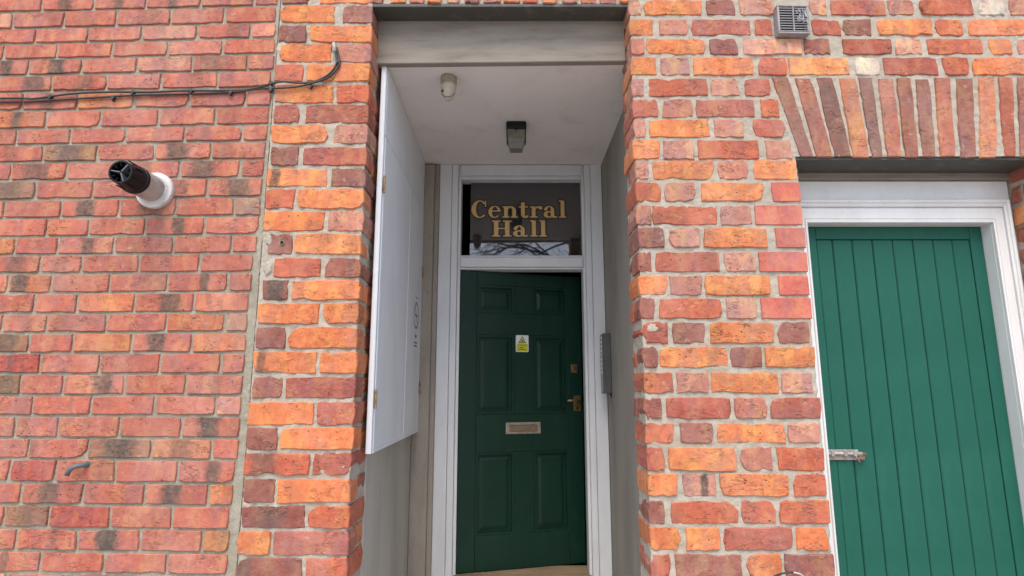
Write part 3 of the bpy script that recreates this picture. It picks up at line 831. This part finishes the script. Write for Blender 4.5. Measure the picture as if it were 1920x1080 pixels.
def glyph(ch, g):
    if ch == 'C': return ring(.44, .50, .44, .52, .22, .455, 42, 316, g, 26, .03) + rect(.72, .79, .64, 1.0, g) + rect(.66, .74, .80, .88, g)
    if ch == 'e': return ring(.33, .34, .33, .36, .155, .295, 8, 318, g, 24, .02) + rect(.14, .60, .355, .42, g) + rect(.50, .655, .355, .42, g)
    if ch == 'n': return rect(.09, .29, .03, .66, g) + rect(0, .37, 0, .075, g) + rect(0, .2, .595, .67, g) + ring(.42, .40, .31, .285, .12, .19, 0, 150, g, 14) + rect(.53, .73, .03, .42, g) + rect(.46, .82, 0, .075, g)
    if ch == 't': return rect(.11, .31, .16, .90, g) + rect(0, .48, .595, .67, g) + ring(.33, .19, .22, .21, .03, .12, 180, 335, g, 12)
    if ch == 'r': return rect(.09, .29, .03, .66, g) + rect(0, .40, 0, .075, g) + rect(0, .2, .595, .67, g) + ring(.45, .42, .22, .26, .16, .16, 60, 165, g, 10) + ball(.56, .575, .105, g)
    if ch == 'a': return ring(.27, .19, .27, .205, .095, .125, 0, 360, g, 20, .03) + rect(.38, .57, .10, .46, g) + ring(.30, .44, .27, .25, .09, .185, 0, 165, g, 14) + ball(.12, .50, .09, g) + ring(.60, .15, .22, .165, .035, .08, 185, 320, g, 8)
    if ch == 'l': return rect(.09, .29, .03, 1.0, g) + rect(0, .38, 0, .075, g) + rect(0, .2, .945, 1.02, g)
    if ch == 'H': return rect(.10, .32, .03, .98, g) + rect(.64, .86, .03, .98, g) + rect(0, .42, 0, .075, g) + rect(.54, .96, 0, .075, g) + rect(0, .42, .925, 1.0, g) + rect(.54, .96, .925, 1.0, g) + rect(.3, .66, .465, .54, g)
ADV = {'C': .86, 'e': .70, 'n': .84, 't': .54, 'r': .67, 'a': .78, 'l': .40, 'H': .98}
def word(txt, x0, x1, z0, hgt):
    tot = sum(ADV[c] for c in txt) + .05 * (len(txt) - 1)
    sx = (x1 - x0) / tot
    for nm, gr, y, mat in (('letter_outline', .072, -.0026, INK), ('lettering', -.002, -.0032, GOLD)):
        m = MB(); x = 0
        k = 0
        for ch in txt:
            for poly in glyph(ch, gr):
                k += 1
                m.poly([(x0 + (x + px) * sx, z0 - (ZT0 + ZT1) / 2 + py * hgt) for px, py in poly], y - .000015 * (k % 9))
            x += ADV[ch] + .05
        m.build(nm, mat, fr, (0, .058, (ZT0 + ZT1) / 2), (R(-3.9), 0, 0))
word('Central', -.252, .338, 2.166, .112)
word('Hall', -.124, .218, 2.043, .104)

# ------------------------------------------------------------------ the six panel door, standing ajar
door = thing('front_door', 'dark green six panel front door standing ajar at the back of the porch', 'door', (JL1 + .003, 3.352, .122), R(15))
DW, DH = .766, 1.702
TH = .044
st = [(0, .102), (.333, .455), (.672, DW)]                       # stiles and the middle muntin
rails = [(0, .186), (.642, .855), (1.322, 1.452), (1.622, DH)]     # rails, measured from the door's foot
for (a, b) in (st[0], st[2]): box('stile', GREEN_D, door, a, b, 0, TH, 0, DH, .002)
for z0, z1 in rails: box('rail', GREEN_D, door, st[0][1] + .0006, st[2][0] - .0006, .0004, TH, z0, z1, .0018)
for (za, zb) in ((rails[0][1], rails[1][0]), (rails[1][1], rails[2][0]), (rails[2][1], rails[3][0])):
    box('muntin', GREEN_D, door, st[1][0], st[1][1], .0008, TH, za + .0006, zb - .0006, .0018)
    for xa, xb in ((st[0][1], st[1][0]), (st[1][1], st[2][0])):
        m = MB()
        m.box(xa, xb, .0225, .036, za, zb)
        w = .016
        for (p, q, r_, s_) in ((xa, xb, za, za + w), (xa, xb, zb - w, zb)):       # ovolo beads round the panel
            m.poly([(p + .001, r_ + .001), (q - .001, r_ + .001), (q - .001, s_), (p + .001, s_)], .0045, .0224)
        for (p, q) in ((xa, xa + w), (xb - w, xb)):
            m.poly([(p + .0013, za + .0013), (q, za + .0013), (q, zb - .0013), (p + .0013, zb - .0013)], .0048, .0224)
        xi, xj, zi, zj = xa + w + .012, xb - w - .012, za + w + .012, zb - w - .012
        t = bmesh.new()                                                      # raised field with sloping margins
        A = [t.verts.new((x_, .0222, z_)) for x_, z_ in ((xi, zi), (xj, zi), (xj, zj), (xi, zj))]
        B = [t.verts.new((x_, .0165, z_)) for x_, z_ in ((xi + .02, zi + .02), (xj - .02, zi + .02), (xj - .02, zj - .02), (xi + .02, zj - .02))]
        t.faces.new(B)
        for i in range(4): t.faces.new((A[i], A[(i + 1) % 4], B[(i + 1) % 4], B[i]))
        bmesh.ops.recalc_face_normals(t, faces=t.faces); m._merge(t)
        m.build('panel', GREEN_D, door)
zo = .122
# letter plate
lp = box('letter_plate', BRONZE, door, .28, .495, -.006, -.0003, .741, .808, .003)
box('flap', plain('dark_bronze_flap', (.24, .17, .12), .5, .4, alt=(.15, .10, .07), scale=40), lp, -.085, .085, -.0072, -.003, -.021, .018, .002)
box('flap_hood', BRONZE, lp, -.088, .088, -.010, -.003, .019, .0225, .001)
# lever handle and night latch
hb = box('handle_plate', BRASS, door, .706, .752, -.007, -.0003, .868, .962, .004)
m = MB(); m.lathe([(.010, 0), (.010, -.032)], 'Y', 14, (0, 0, 0)); m.tube([(0, -.030, 0), (-.02, -.036, .002), (-.05, -.038, .006), (-.078, -.036, .005)], .0085, 10, .0075)
m.build('lever', BRASS, hb, (.002, 0, .012), smooth=True)
m = MB(); m.lathe([(.006, 0), (.006, -.006)], 'Y', 12); m.build('keyhole', BLACK, hb, (0, -.002, -.028))
nl = box('night_latch', BRASS, door, .694, .735, -.009, -.0003, 1.098, 1.152, .004)
m = MB(); m.lathe([(.011, 0), (.011, -.004), (.008, -.005)], 'Y', 16); m.build('lock_cylinder', plain('dull_brass_lock', (.16, .115, .06), .45, .6), nl, (0, -.0045, .002), smooth=True)

# ------------------------------------------------------------------ caution sign on that door
sg = thing('caution_sign', 'small white and yellow caution sign stuck on the dark green door', 'sign', (JL1 + .003 + math.cos(R(15)) * .382 + math.sin(R(15)) * .0012, 3.352 + math.sin(R(15)) * .382 - math.cos(R(15)) * .0012, 1.394), R(15))
def rrect(w, h, r, cx=0, cz=0):
    P = []
    for a, sx, sz in ((0, 1, 1), (90, -1, 1), (180, -1, -1), (270, 1, -1)):
        for k in range(5):
            t = R(a + 22.5 * k); P.append((cx + sx * (w / 2 - r) + r * math.cos(t), cz + sz * (h / 2 - r) + r * math.sin(t)))
    return P
m = MB(); m.poly(rrect(.080, .101, .006), -.0018, 0); m.build('sign_plate', SIGNW, sg)
m = MB(); m.poly(rrect(.070, .045, .002, 0, -.024), -.0022); m.build('yellow_panel', YEL, sg)
def tri(s_, cz): return [(-s_ * .62, cz - s_ * .42), (s_ * .62, cz - s_ * .42), (0, cz + s_ * .62)]
m = MB(); m.poly(tri(.040, .020), -.0022); m.build('warning_triangle', INK, sg)
m = MB(); m.poly(tri(.029, .0195), -.0026); m.build('triangle_field', YEL, sg)
m = MB(); m.poly([(-.009, .012), (.010, .012), (.004, .018), (.005, .024), (-.001, .020)], -.003); m.build('pictogram', INK, sg)
def text(parent, body, size, loc, mat, name='text', rot=(R(90), 0, 0)):
    cu = bpy.data.curves.new('t', 'FONT'); cu.body = body; cu.size = size; cu.align_x = 'CENTER'; cu.align_y = 'CENTER'
    t = bpy.data.objects.new('t', cu); COL.objects.link(t)
    dg = bpy.context.evaluated_depsgraph_get()
    me = bpy.data.meshes.new_from_object(t.evaluated_get(dg)); bpy.data.objects.remove(t)
    me.materials.clear()
    return link(name, me, mat, parent, loc, rot)
text(sg, 'Caution', .0175, (0, -.0026, -.010), INK)
m = MB(); r2 = random.Random(3)
for zc_, n_ in ((-.0245, 5), (-.0365, 9)):
    x = -.027 if n_ > 5 else -.017
    for i in range(n_):
        w = r2.uniform(.003, .0052); m.poly([(x, zc_ - .0028), (x + w, zc_ - .0028), (x + w, zc_ + .003), (x, zc_ + .003)], -.0026); x += w + .0018
m.build('small_print', INK, sg)

# ------------------------------------------------------------------ the white cupboard on the porch's left side
cup = thing('wall_cupboard', 'tall white painted meter cupboard hung on the left side of the porch', 'cupboard', (-.566, YF + .126, 0))
CX = .035                                              # depth from the plaster
YB = 1.075
Z0c, Z1c, ZS = .885, ZC - .0015, 2.175
m = MB(); m.box(.011, CX - .0145, 0, YB, Z0c + .004, Z1c, .002); m.build('carcass', CUPB, cup)
m = MB(); m.box(.0115, CX - .002, -.006, .020, Z0c, Z1c - .001, .003); m.build('front_stile', CUPB, cup)
box('upper_panel', CUPB, cup, CX - .0142, CX - .0015, .0205, YB, ZS + .0060, Z1c - .001, .002)
for (a, b, hy) in ((.0235, .629, .012), (.6355, YB, YB - .008)):
    dd = box('cupboard_door', CUPB, cup, CX - .0142, CX, a, b, Z0c + .012, ZS - .001, .0022)
    for hz in ((1.09, 1.96) if hy < .5 else (1.13, 1.80)):
        yy = hy - (a + b) / 2; zz = hz - (Z0c + .012 + ZS - .001) / 2
        m = MB(); m.box(.0072, .0092, yy - .012, yy + .014, zz - .030, zz + .030, .0005); m.lathe([(.0055, -.036), (.0055, .036)], 'Z', 10, (.0115, yy + (0 if hy < .5 else .006), zz))
        m.build('hinge', plain('painted_rusty_hinge', (.40, .29, .18), .7, .1, alt=(.16, .075, .035), scale=60, amt=1.0), dd)
box('bottom_board', CUPB, cup, .0115, CX + .001, .0206, YB + .001, Z0c + .001, Z0c + .0115, .001)
# no smoking mark on the rear cupboard door
ns = thing('no_smoking_sign', 'faded round no smoking mark on the white cupboard beside the door frame', 'sign', (-.566 + CX + .0006, YF + .126 + .905, 1.525), R(90))
m = MB()
for i in range(28):
    t0, t1 = 2 * math.pi * i / 28, 2 * math.pi * (i + 1) / 28
    m.poly([(.075 * math.cos(t0), .075 * math.sin(t0)), (.075 * math.cos(t1), .075 * math.sin(t1)), (.062 * math.cos(t1), .062 * math.sin(t1)), (.062 * math.cos(t0), .062 * math.sin(t0))], 0)
FAD = plain('faded_grey_print', (.20, .19, .20), .7, alt=(.33, .32, .33), scale=60)
m.build('ring', FAD, ns)
m = MB(); m.poly([(-.048, .040), (-.040, .048), (.048, -.040), (.040, -.048)], -.0002); m.build('bar', FAD, ns)
m = MB(); m.poly([(-.035, -.007), (.035, -.007), (.035, .007), (-.035, .007)], -.0001); m.build('cigarette', FAD, ns)
m = MB()
for zc_, w_, h_ in ((-.115, .05, .018), (-.15, .10, .009), (-.168, .10, .009), (.100, .07, .007)):
    m.poly([(-w_ / 2, zc_ - h_ / 2), (w_ / 2, zc_ - h_ / 2), (w_ / 2, zc_ + h_ / 2), (-w_ / 2, zc_ + h_ / 2)], 0)
m.build('small_print', FAD, ns)

# ------------------------------------------------------------------ lamp, sensor, entry panel in the porch
lamp = thing('porch_lamp', 'black square ceiling lamp with a dusty lens under the porch ceiling', 'lamp', (.022, 2.80, ZC))
m = MB(); m.box(-.052, .052, -.052, .052, -.040, -.0005, .007, 2); m.build('lamp_base', BLACK, lamp)
t = bmesh.new()
Zl = (-.040, -.095, -.142); Wl = (.045, .044, .032); vs = []
for z_, w_ in zip(Zl, Wl): vs.append([t.verts.new((sx * w_, sy * w_, z_)) for sx, sy in ((-1, -1), (1, -1), (1, 1), (-1, 1))])
for A, B in zip(vs, vs[1:]):
    for i in range(4): t.faces.new((A[i], A[(i + 1) % 4], B[(i + 1) % 4], B[i]))
t.faces.new(vs[-1]); t.faces.new(vs[0][::-1]); bmesh.ops.recalc_face_normals(t, faces=t.faces)
bmesh.ops.bevel(t, geom=list(t.edges), offset=.004, segments=2, affect='EDGES', profile=.5)
m = MB(); m._merge(t); m.build('lens', LENS, lamp)
m = MB()
for k in range(9):
    x = -.034 + k * .0085
    m.tube([(x, -.0462, -.046), (x * .98, -.0455, -.092), (x * .75, -.0345, -.138)], .0011, 5)
m.build('lens_ribs', LENS, lamp)
for sx in (-1, 1):
    m = MB(); m.box(sx * .0475 - .003, sx * .0475 + .003, -.014, .014, -.108, -.036, .002); m.build('clip', BLACK, lamp)
for sy in (-1, 1):
    m = MB(); m.box(-.006, .006, sy * .0490 - .002, sy * .0490 + .002, -.050, -.036, .001); m.build('screw_lug', BLACK, lamp)

sn = thing('motion_sensor', 'small yellowed motion sensor hanging from the front left of the porch ceiling', 'sensor', (-.281, 2.33, ZC))
m = MB(); m.lathe([(.033, -.0005), (.036, -.004), (.036, -.030), (.034, -.034)], 'Z', 28); m.build('sensor_base', plain('dirty_sensor_base', (.33, .28, .215), .55, alt=(.22, .18, .13), scale=30), sn, smooth=False)
m = MB(); m.lathe([(.033, -.0345), (.0335, -.050), (.031, -.070), (.0265, -.088), (.019, -.102), (.009, -.110), (.001, -.112)], 'Z', 28); m.build('sensor_dome', CREAM, sn, smooth=True)
m = MB(); m.tube([(.0275 * math.cos(R(a)), -.0265, -.088 + -.020 * math.sin(R(a))) for a in range(0, 181, 15)], .0025, 6); m.build('sensor_rim', plain('sensor_rim', (.16, .13, .09), .6), sn, smooth=True)
m = MB(); m.box(-.030, -.019, -.0285, -.018, -.080, -.074, .001); m.build('sensor_tab', plain('sensor_tab', (.08, .065, .045), .6), sn)

kp = thing('entry_panel', 'narrow dark grey door entry panel fixed to the right side of the porch', 'entry panel', (.552, 3.18, 1.10))
m = MB(); m.box(-.046, -.0005, 0, .088, 0, .332, .004); m.build('panel_body', GREYBOX, kp)
m = MB(); m.box(-.0485, -.0462, .006, .082, .006, .326, .001); m.build('face_plate', plain('brushed_face_plate', (.30, .31, .30), .35, .6), kp)
for i in range(9):
    m = MB(); m.box(-.0535, -.0486, .012, .034, .300 - i * .024, .314 - i * .024, .0015); m.build('button', plain('pale_button', (.66, .66, .63), .4), kp)
m = MB(); m.tube([(-.010, .015, 0), (-.004, .016, -.012), (-.001, .018, -.022)], .005, 8); m.build('cable_gland', BLACKM, kp, smooth=True)

# ------------------------------------------------------------------ the second doorway
pf = thing('door_frame', 'white moulded door frame around the green plank door under the flat brick arch', 'door frame', (0, 2.268, 0))
IX0, IX1, OX1, IZ, OZ = 1.214, 1.978, 2.067, 1.802, 1.984
OX0 = XD0 + .002
m = MB()
m.box(IX1, OX1, 0, .09, 0, OZ - .001, .003); m.build('jamb', WHITE, pf)
m = MB(); m.box(OX0, IX0, 0, .09, 0, OZ - .001, .003); m.build('jamb', WHITE, pf)
m = MB(); m.box(IX0 + .0005, IX1 - .0005, .0004, .09, IZ, OZ - .0014, .003); m.build('head', WHITE, pf)
def moulding(x0, x1, zt, y, th, bev):
    """a three sided strip with mitred corners, legs to the ground"""
    w = th[0]
    m = MB()
    a, b = x0, x1
    t = bmesh.new()
    prof = th[1]                                      # (distance from the opening, projection)
    pathpts = []
    rows_ = []
    for dist, pr in prof:
        P = [(a - dist * .74, 0.0), (a - dist * .74, zt + dist), (b + dist * .74, zt + dist), (b + dist * .74, 0.0)]
        rows_.append([t.verts.new((x_, y - pr, z_)) for x_, z_ in P])
    for A, B in zip(rows_, rows_[1:]):
        for i in range(3): t.faces.new((A[i], A[i + 1], B[i + 1], B[i]))
    bmesh.ops.recalc_face_normals(t, faces=t.faces)
    m._merge(t)
    return m
prof_a = [(.0005, 0.0), (.0005, .012), (.010, .013), (.0135, .007), (.016, .0065), (.018, .010), (.060, .0115), (.062, .006), (.066, .006)]
prof_b = [(.0665, 0.0), (.0665, .016), (.072, .019), (.078, .015), (.081, .015), (.083, .021), (.092, .024), (.098, .020), (.100, .014), (.108, .0135), (.110, .006), (.1165, .005), (.1165, 0.0)]
mm = moulding(IX0, IX1, IZ, 0, (0, prof_a), 0).build('inner_architrave', WHITE, pf)
mm = moulding(IX0, IX1, IZ, 0, (0, [(d_, p_) for d_, p_ in prof_b if d_ < .099] + [(.0985, 0.0)]), 0).build('outer_architrave', WHITE, pf)
m = MB(); m.box(OX0, OX1 - .001, -.005, -.0003, IZ + .100, OZ - .002, .002); m.build('head_panel', WHITE, pf)
m = MB(); m.box(IX1 + .0735, OX1 - .0015, -.010, -.0004, 0, IZ + .099, .003); m.build('edge_strip', WHITE, pf)

pd = thing('plank_door', 'green painted plank door with a small bolt, under the flat brick arch', 'door', (IX0, 2.318, 0))
PW = IX1 - IX0
edges = [1.216, 1.277, 1.346, 1.429, 1.514, 1.599, 1.684, 1.769, 1.850, 1.924, 1.976]
ZR = 1.746
box('stile', GREEN_P, pd, .002, 1.2768 - IX0, 0, .044, .02, 1.8005, .0018)
box('stile', GREEN_P, pd, 1.9242 - IX0, PW - .002, 0, .044, .02, 1.8005, .0018)
box('top_rail', GREEN_P, pd, 1.2776 - IX0, 1.9234 - IX0, .0005, .044, ZR + .0012, 1.8002, .0018)
for a, b in zip(edges[1:], edges[2:-1]):
    t_ = rng.uniform(-.0008, .0008)
    box('plank', GREEN_P, pd, a - IX0 + .0014, b - IX0 - .0014, .0025 + t_, .030, .02, ZR - .001, .0035)
m = MB(); m.box(1.2772 - IX0, 1.9238 - IX0, .031, .042, .03, ZR); m.build('backing', GREEN_P, pd)
bo = thing('door_bolt', 'rusty barrel bolt on the left edge of the green plank door', 'bolt', (1.245, 2.318, .872))
m = MB(); m.box(-.020, .118, -.004, -.0003, -.019, .021, .001); m.build('bolt_plate', ZINC, bo)
m = MB(); m.lathe([(.0075, -.03), (.0075, .125), (.006, .128)], 'X', 14, (0, -.011, .006)); m.build('bolt_bar', ZINC, bo, smooth=True)
m = MB()
for x_ in (.008, .060, .098): m.box(x_ - .007, x_ + .007, -.0215, -.0042, -.005, .017, .003)
m.build('keeper', ZINC, bo)
m = MB(); m.box(-.016, .070, -.008, -.0042, -.018, -.011, .0015); m.build('slot_rail', plain('ochre_bolt_slot', (.42, .33, .22), .6, .2, alt=(.2, .12, .07), scale=60), bo)
m = MB(); m.box(.112, .134, -.020, -.002, -.018, .010, .005); m.tube([(.122, -.016, -.002), (.132, -.020, .010), (.138, -.018, .004)], .004, 8); m.build('staple', RUST, bo)
m = MB(); m.tube([(.098, -.014, .0), (.101, -.024, -.012), (.106, -.024, -.026)], .0042, 8); m.build('bolt_knob', RUST, bo, smooth=True)

# ------------------------------------------------------------------ flue, overflow pipe, vent
fl = thing('flue_pipe', 'grey flue pipe with a black finned end sticking out of the red brick wall', 'flue', (-1.384, YF + .010, 1.886), LYAW * .2)
m = MB(); m.lathe([(.072, .012), (.072, -.008), (.070, -.012), (.062, -.013), (.058, -.016), (.055, -.022), (.0515, -.022)], 'Y', 40); m.build('collar', COLLAR, fl, smooth=False)
m = MB(); m.lathe([(.0505, .01), (.0505, -.104), (.0515, -.106), (.0515, -.112)], 'Y', 40); m.build('sleeve', GREYP, fl, smooth=False)
m = MB(); m.lathe([(.0535, -.1125), (.0535, -.126), (.0505, -.128), (.0485, -.140), (.0485, -.142), (.0415, -.190), (.0425, -.192), (.0425, -.199), (.0365, -.199), (.0365, -.150), (.004, -.150)], 'Y', 40, cap=False); m.build('terminal', BLACK, fl, smooth=False)
for k in range(3):
    a = R(90 + 120 * k + 100)
    m = MB(); m.box(.003, .0360, -.1975, -.151, -.0018, .0018); m.build('vane', plain('grey_vane', (.13, .14, .145), .4), fl, rot=(0, a, 0))
for k in range(10):
    a = R(36 * k + 10)
    m = MB(); m.box(.024, .0362, -.195, -.151, -.0011, .0011); m.build('fin', BLACK, fl, rot=(0, a, 0))
for k in range(8):
    a = R(45 * k + 20)
    m = MB(); m.box(.046, .0505, -.186, -.142, -.0016, .0016); m.build('rib', BLACK, fl, rot=(0, a, 0))
ov = thing('overflow_pipe', 'short bent blue grey overflow pipe low on the red brick wall', 'pipe', (-1.543, YF + .030, .858))
m = MB(); m.tube([(.020, .03, .004), (.016, -.012, .003), (.006, -.030, .003), (-.012, -.036, -.002), (-.026, -.036, -.014), (-.031, -.036, -.030)], .0085, 12); m.build('pipe', SLATE, ov, smooth=True)
m = MB(); m.lathe([(.0115, .02), (.0115, -.008), (.009, -.008)], 'Y', 14, (.018, 0, .004)); m.build('pipe_socket', SLATE, ov, smooth=False)

vt = thing('air_vent', 'grey square air vent with thin slats, above the flat brick arch', 'vent', (1.134, YF, 2.596), 0)
W, Hh, Q = .0635, .0640, -.030
m = MB()
m.box(-W, W, Q, .012, -Hh, -Hh + .008, .002); m.box(-W, W, Q, .012, Hh - .008, Hh, .002)
m.box(-W, -W + .009, Q + .0004, .012, -Hh + .0082, Hh - .0082, .002); m.box(W - .009, W, Q + .0004, .012, -Hh + .0082, Hh - .0082, .002)
m.build('frame', VENT, vt)
m = MB(); m.box(-W + .0095, W - .0095, -.004, .004, -Hh + .0085, Hh - .0085); m.build('backing', DARK, vt)  # black sheet, the shade behind the slats painted in
for i in range(10):
    z_ = -Hh + .0135 + i * .01120
    m = MB(); m.box(-W + .0092, W - .0092, -.0015, .0015, -.0018, .0018, .0005); m.build('slat', VENT, vt, (0, Q + .005, z_))
m = MB(); m.box(-.0022, .0022, Q - .001, Q + .006, -Hh + .0083, Hh - .0083, .0008); m.build('mullion', VENT, vt)
m = MB(); r2 = random.Random(4)
for i in range(46):
    a = (r2.uniform(.012, .054), r2.uniform(-.012, .042)); b = (a[0] + r2.gauss(0, .014), a[1] + r2.gauss(0, .012))
    b = (max(.006, min(.054, b[0])), max(-.018, min(.048, b[1])))
    m.tube([(a[0], Q - .0012, a[1]), ((a[0] + b[0]) / 2, Q - .003, (a[1] + b[1]) / 2), (b[0], Q - .0012, b[1])], .0009, 4)
m.build('cobweb', WEB, vt)
vt.rotation_euler = (0, R(1.2), 0)

# ------------------------------------------------------------------ the two cables and their clips
def lw(x, z, off):                                     # a point on the left wall's face, given its world x
    t = x - XJ
    y = YF + (t * math.tan(LYAW) if t < 0 else 0)
    return (x, y - off, z)
def spline(P, n=10):
    Q = [Vector(p) for p in P]; Q = [Q[0] * 2 - Q[1]] + Q + [Q[-1] * 2 - Q[-2]]; out = []
    for i in range(1, len(Q) - 2):
        for k in range(n):
            t = k / n; a, b, c_, d_ = Q[i - 1:i + 3]
            out.append(.5 * ((2 * b) + (c_ - a) * t + (2 * a - 5 * b + 4 * c_ - d_) * t * t + (3 * b - a - 3 * c_ + d_) * t ** 3))
    out.append(Q[-2]); return out
A = [(-3.1, 2.285, .008), (-2.6, 2.288, .008), (-2.03, 2.2855, .009), (-1.93, 2.282, .008), (-1.78, 2.297, .012), (-1.62, 2.302, .012), (-1.47, 2.300, .009), (-1.30, 2.302, .010), (-1.12, 2.300, .008), (-1.03, 2.305, .009), (-.955, 2.322, .014), (-.915, 2.333, .012), (-.85, 2.328, .010), (-.79, 2.333, .010), (-.735, 2.362, .010), (-.705, 2.405, .010), (-.7045, 2.445, .010), (-.713, 2.485, .008), (-.717, 2.497, -.03)]
B = [(-3.1, 2.272, .008), (-2.6, 2.274, .008), (-2.03, 2.270, .008), (-1.90, 2.272, .008), (-1.70, 2.280, .008), (-1.50, 2.288, .009), (-1.32, 2.289, .008), (-1.12, 2.293, .008), (-1.0, 2.305, .008), (-.93, 2.305, .011), (-.86, 2.310, .012), (-.79, 2.326, .014), (-.73, 2.352, .013), (-.694, 2.402, .010), (-.6945, 2.440, .010), (-.7065, 2.482, .008), (-.711, 2.496, -.03)]
ca = thing('cable', 'upper of two thin black cables clipped across the red brick wall', 'cable', (-1.5, YF, 2.29), group='cables on the brick wall')
cb = thing('cable', 'lower of two thin black cables clipped across the red brick wall', 'cable', (-1.5, YF, 2.28), group='cables on the brick wall')
for root, P, r_ in ((ca, A, .0040), (cb, B, .0038)):
    m = MB(); m.tube([Vector(p) - Vector(root.location) for p in spline([lw(*q) for q in P], 8)], r_, 8); m.build('cable_sheath', BLACKM, root, smooth=True)
def clip(root, x, z):
    p = Vector(lw(x, z, .006)) - Vector(root.location)
    m = MB(); m.lathe([(.0065, .006), (.0065, -.007)], 'Y', 10); m.box(-.004, .004, -.010, .006, -.013, -.004, .001)
    m.build('cable_clip', BLACKM, root, tuple(p))
for x_, z_ in ((-1.86, 2.290), (-1.52, 2.302), (-1.28, 2.303), (-.957, 2.330), (-.70, 2.425)): clip(ca, x_, z_)
for x_, z_ in ((-1.60, 2.279), (-1.12, 2.292), (-.958, 2.302), (-.80, 2.318)): clip(cb, x_, z_)
m = MB(); m.tube([Vector(p) for p in spline([(-.714, -.012, 2.462), (-.7135, -.014, 2.48), (-.719, -.006, 2.50), (-.72, .02, 2.503)], 5)], .0085, 8)
m.build('cable_seal', GREYP, front, smooth=True)
wr = thing('loose_wire', 'short loop of loose wire low on the brick pier beside the green door', 'wire', (.95, YF, .50))
m = MB(); m.tube(spline([(-.055, -.004, -.012), (-.035, -.012, .003), (-.006, -.018, .011), (.012, -.017, .0105)], 6), .0032, 7); m.build('dark_end', BLACKM, wr, smooth=True)
m = MB(); m.tube(spline([(.012, -.017, .0105), (.034, -.016, .006), (.052, -.010, -.006), (.060, .010, -.012)], 6), .0030, 7); m.build('pale_end', COLLAR, wr, smooth=True)

# small marks on the brickwork: a drilled hole, a smear of mortar on a corner brick
m = MB(); m.lathe([(.0095, -.003), (.0075, -.003), (.0065, .004)], 'Y', 14, cap=False); m.build('drill_hole', MORTAR_RED, front, (-.8735, -.0005, 1.676))
m = MB(); m.lathe([(.0001, -.0008), (.0078, -.0008)], 'Y', 12, cap=False); m.build('drill_hole', DARK, front, (-.8735, -.0012, 1.676))  # flat dark disc, the shade in the hole painted on
def patch(x, z, w, h, y, seed, mat=MORTAR_OLD):
    r3 = random.Random(seed); t = bmesh.new(); n = 13
    o_ = [t.verts.new((x + w * math.cos(2 * math.pi * i / n) * r3.uniform(.6, 1.1), y + .004, z + h * math.sin(2 * math.pi * i / n) * r3.uniform(.6, 1.1))) for i in range(n)]
    i_ = [t.verts.new((x + (v.co.x - x) * .7, y - r3.uniform(.0015, .004), z + (v.co.z - z) * .7)) for v in o_]
    c_ = t.verts.new((x, y - .004, z))
    for i in range(n):
        j = (i + 1) % n
        t.faces.new((o_[i], o_[j], i_[j], i_[i])); t.faces.new((i_[i], i_[j], c_))
    bmesh.ops.recalc_face_normals(t, faces=t.faces); m = MB(); m._merge(t); m.build('mortar_smear', mat, front)
patch(.520, 1.350, .026, .024, -.0012, 2)
patch(-.925, 1.69, .017, .032, .002, 4); patch(-.922, 1.575, .020, .034, .002, 5)
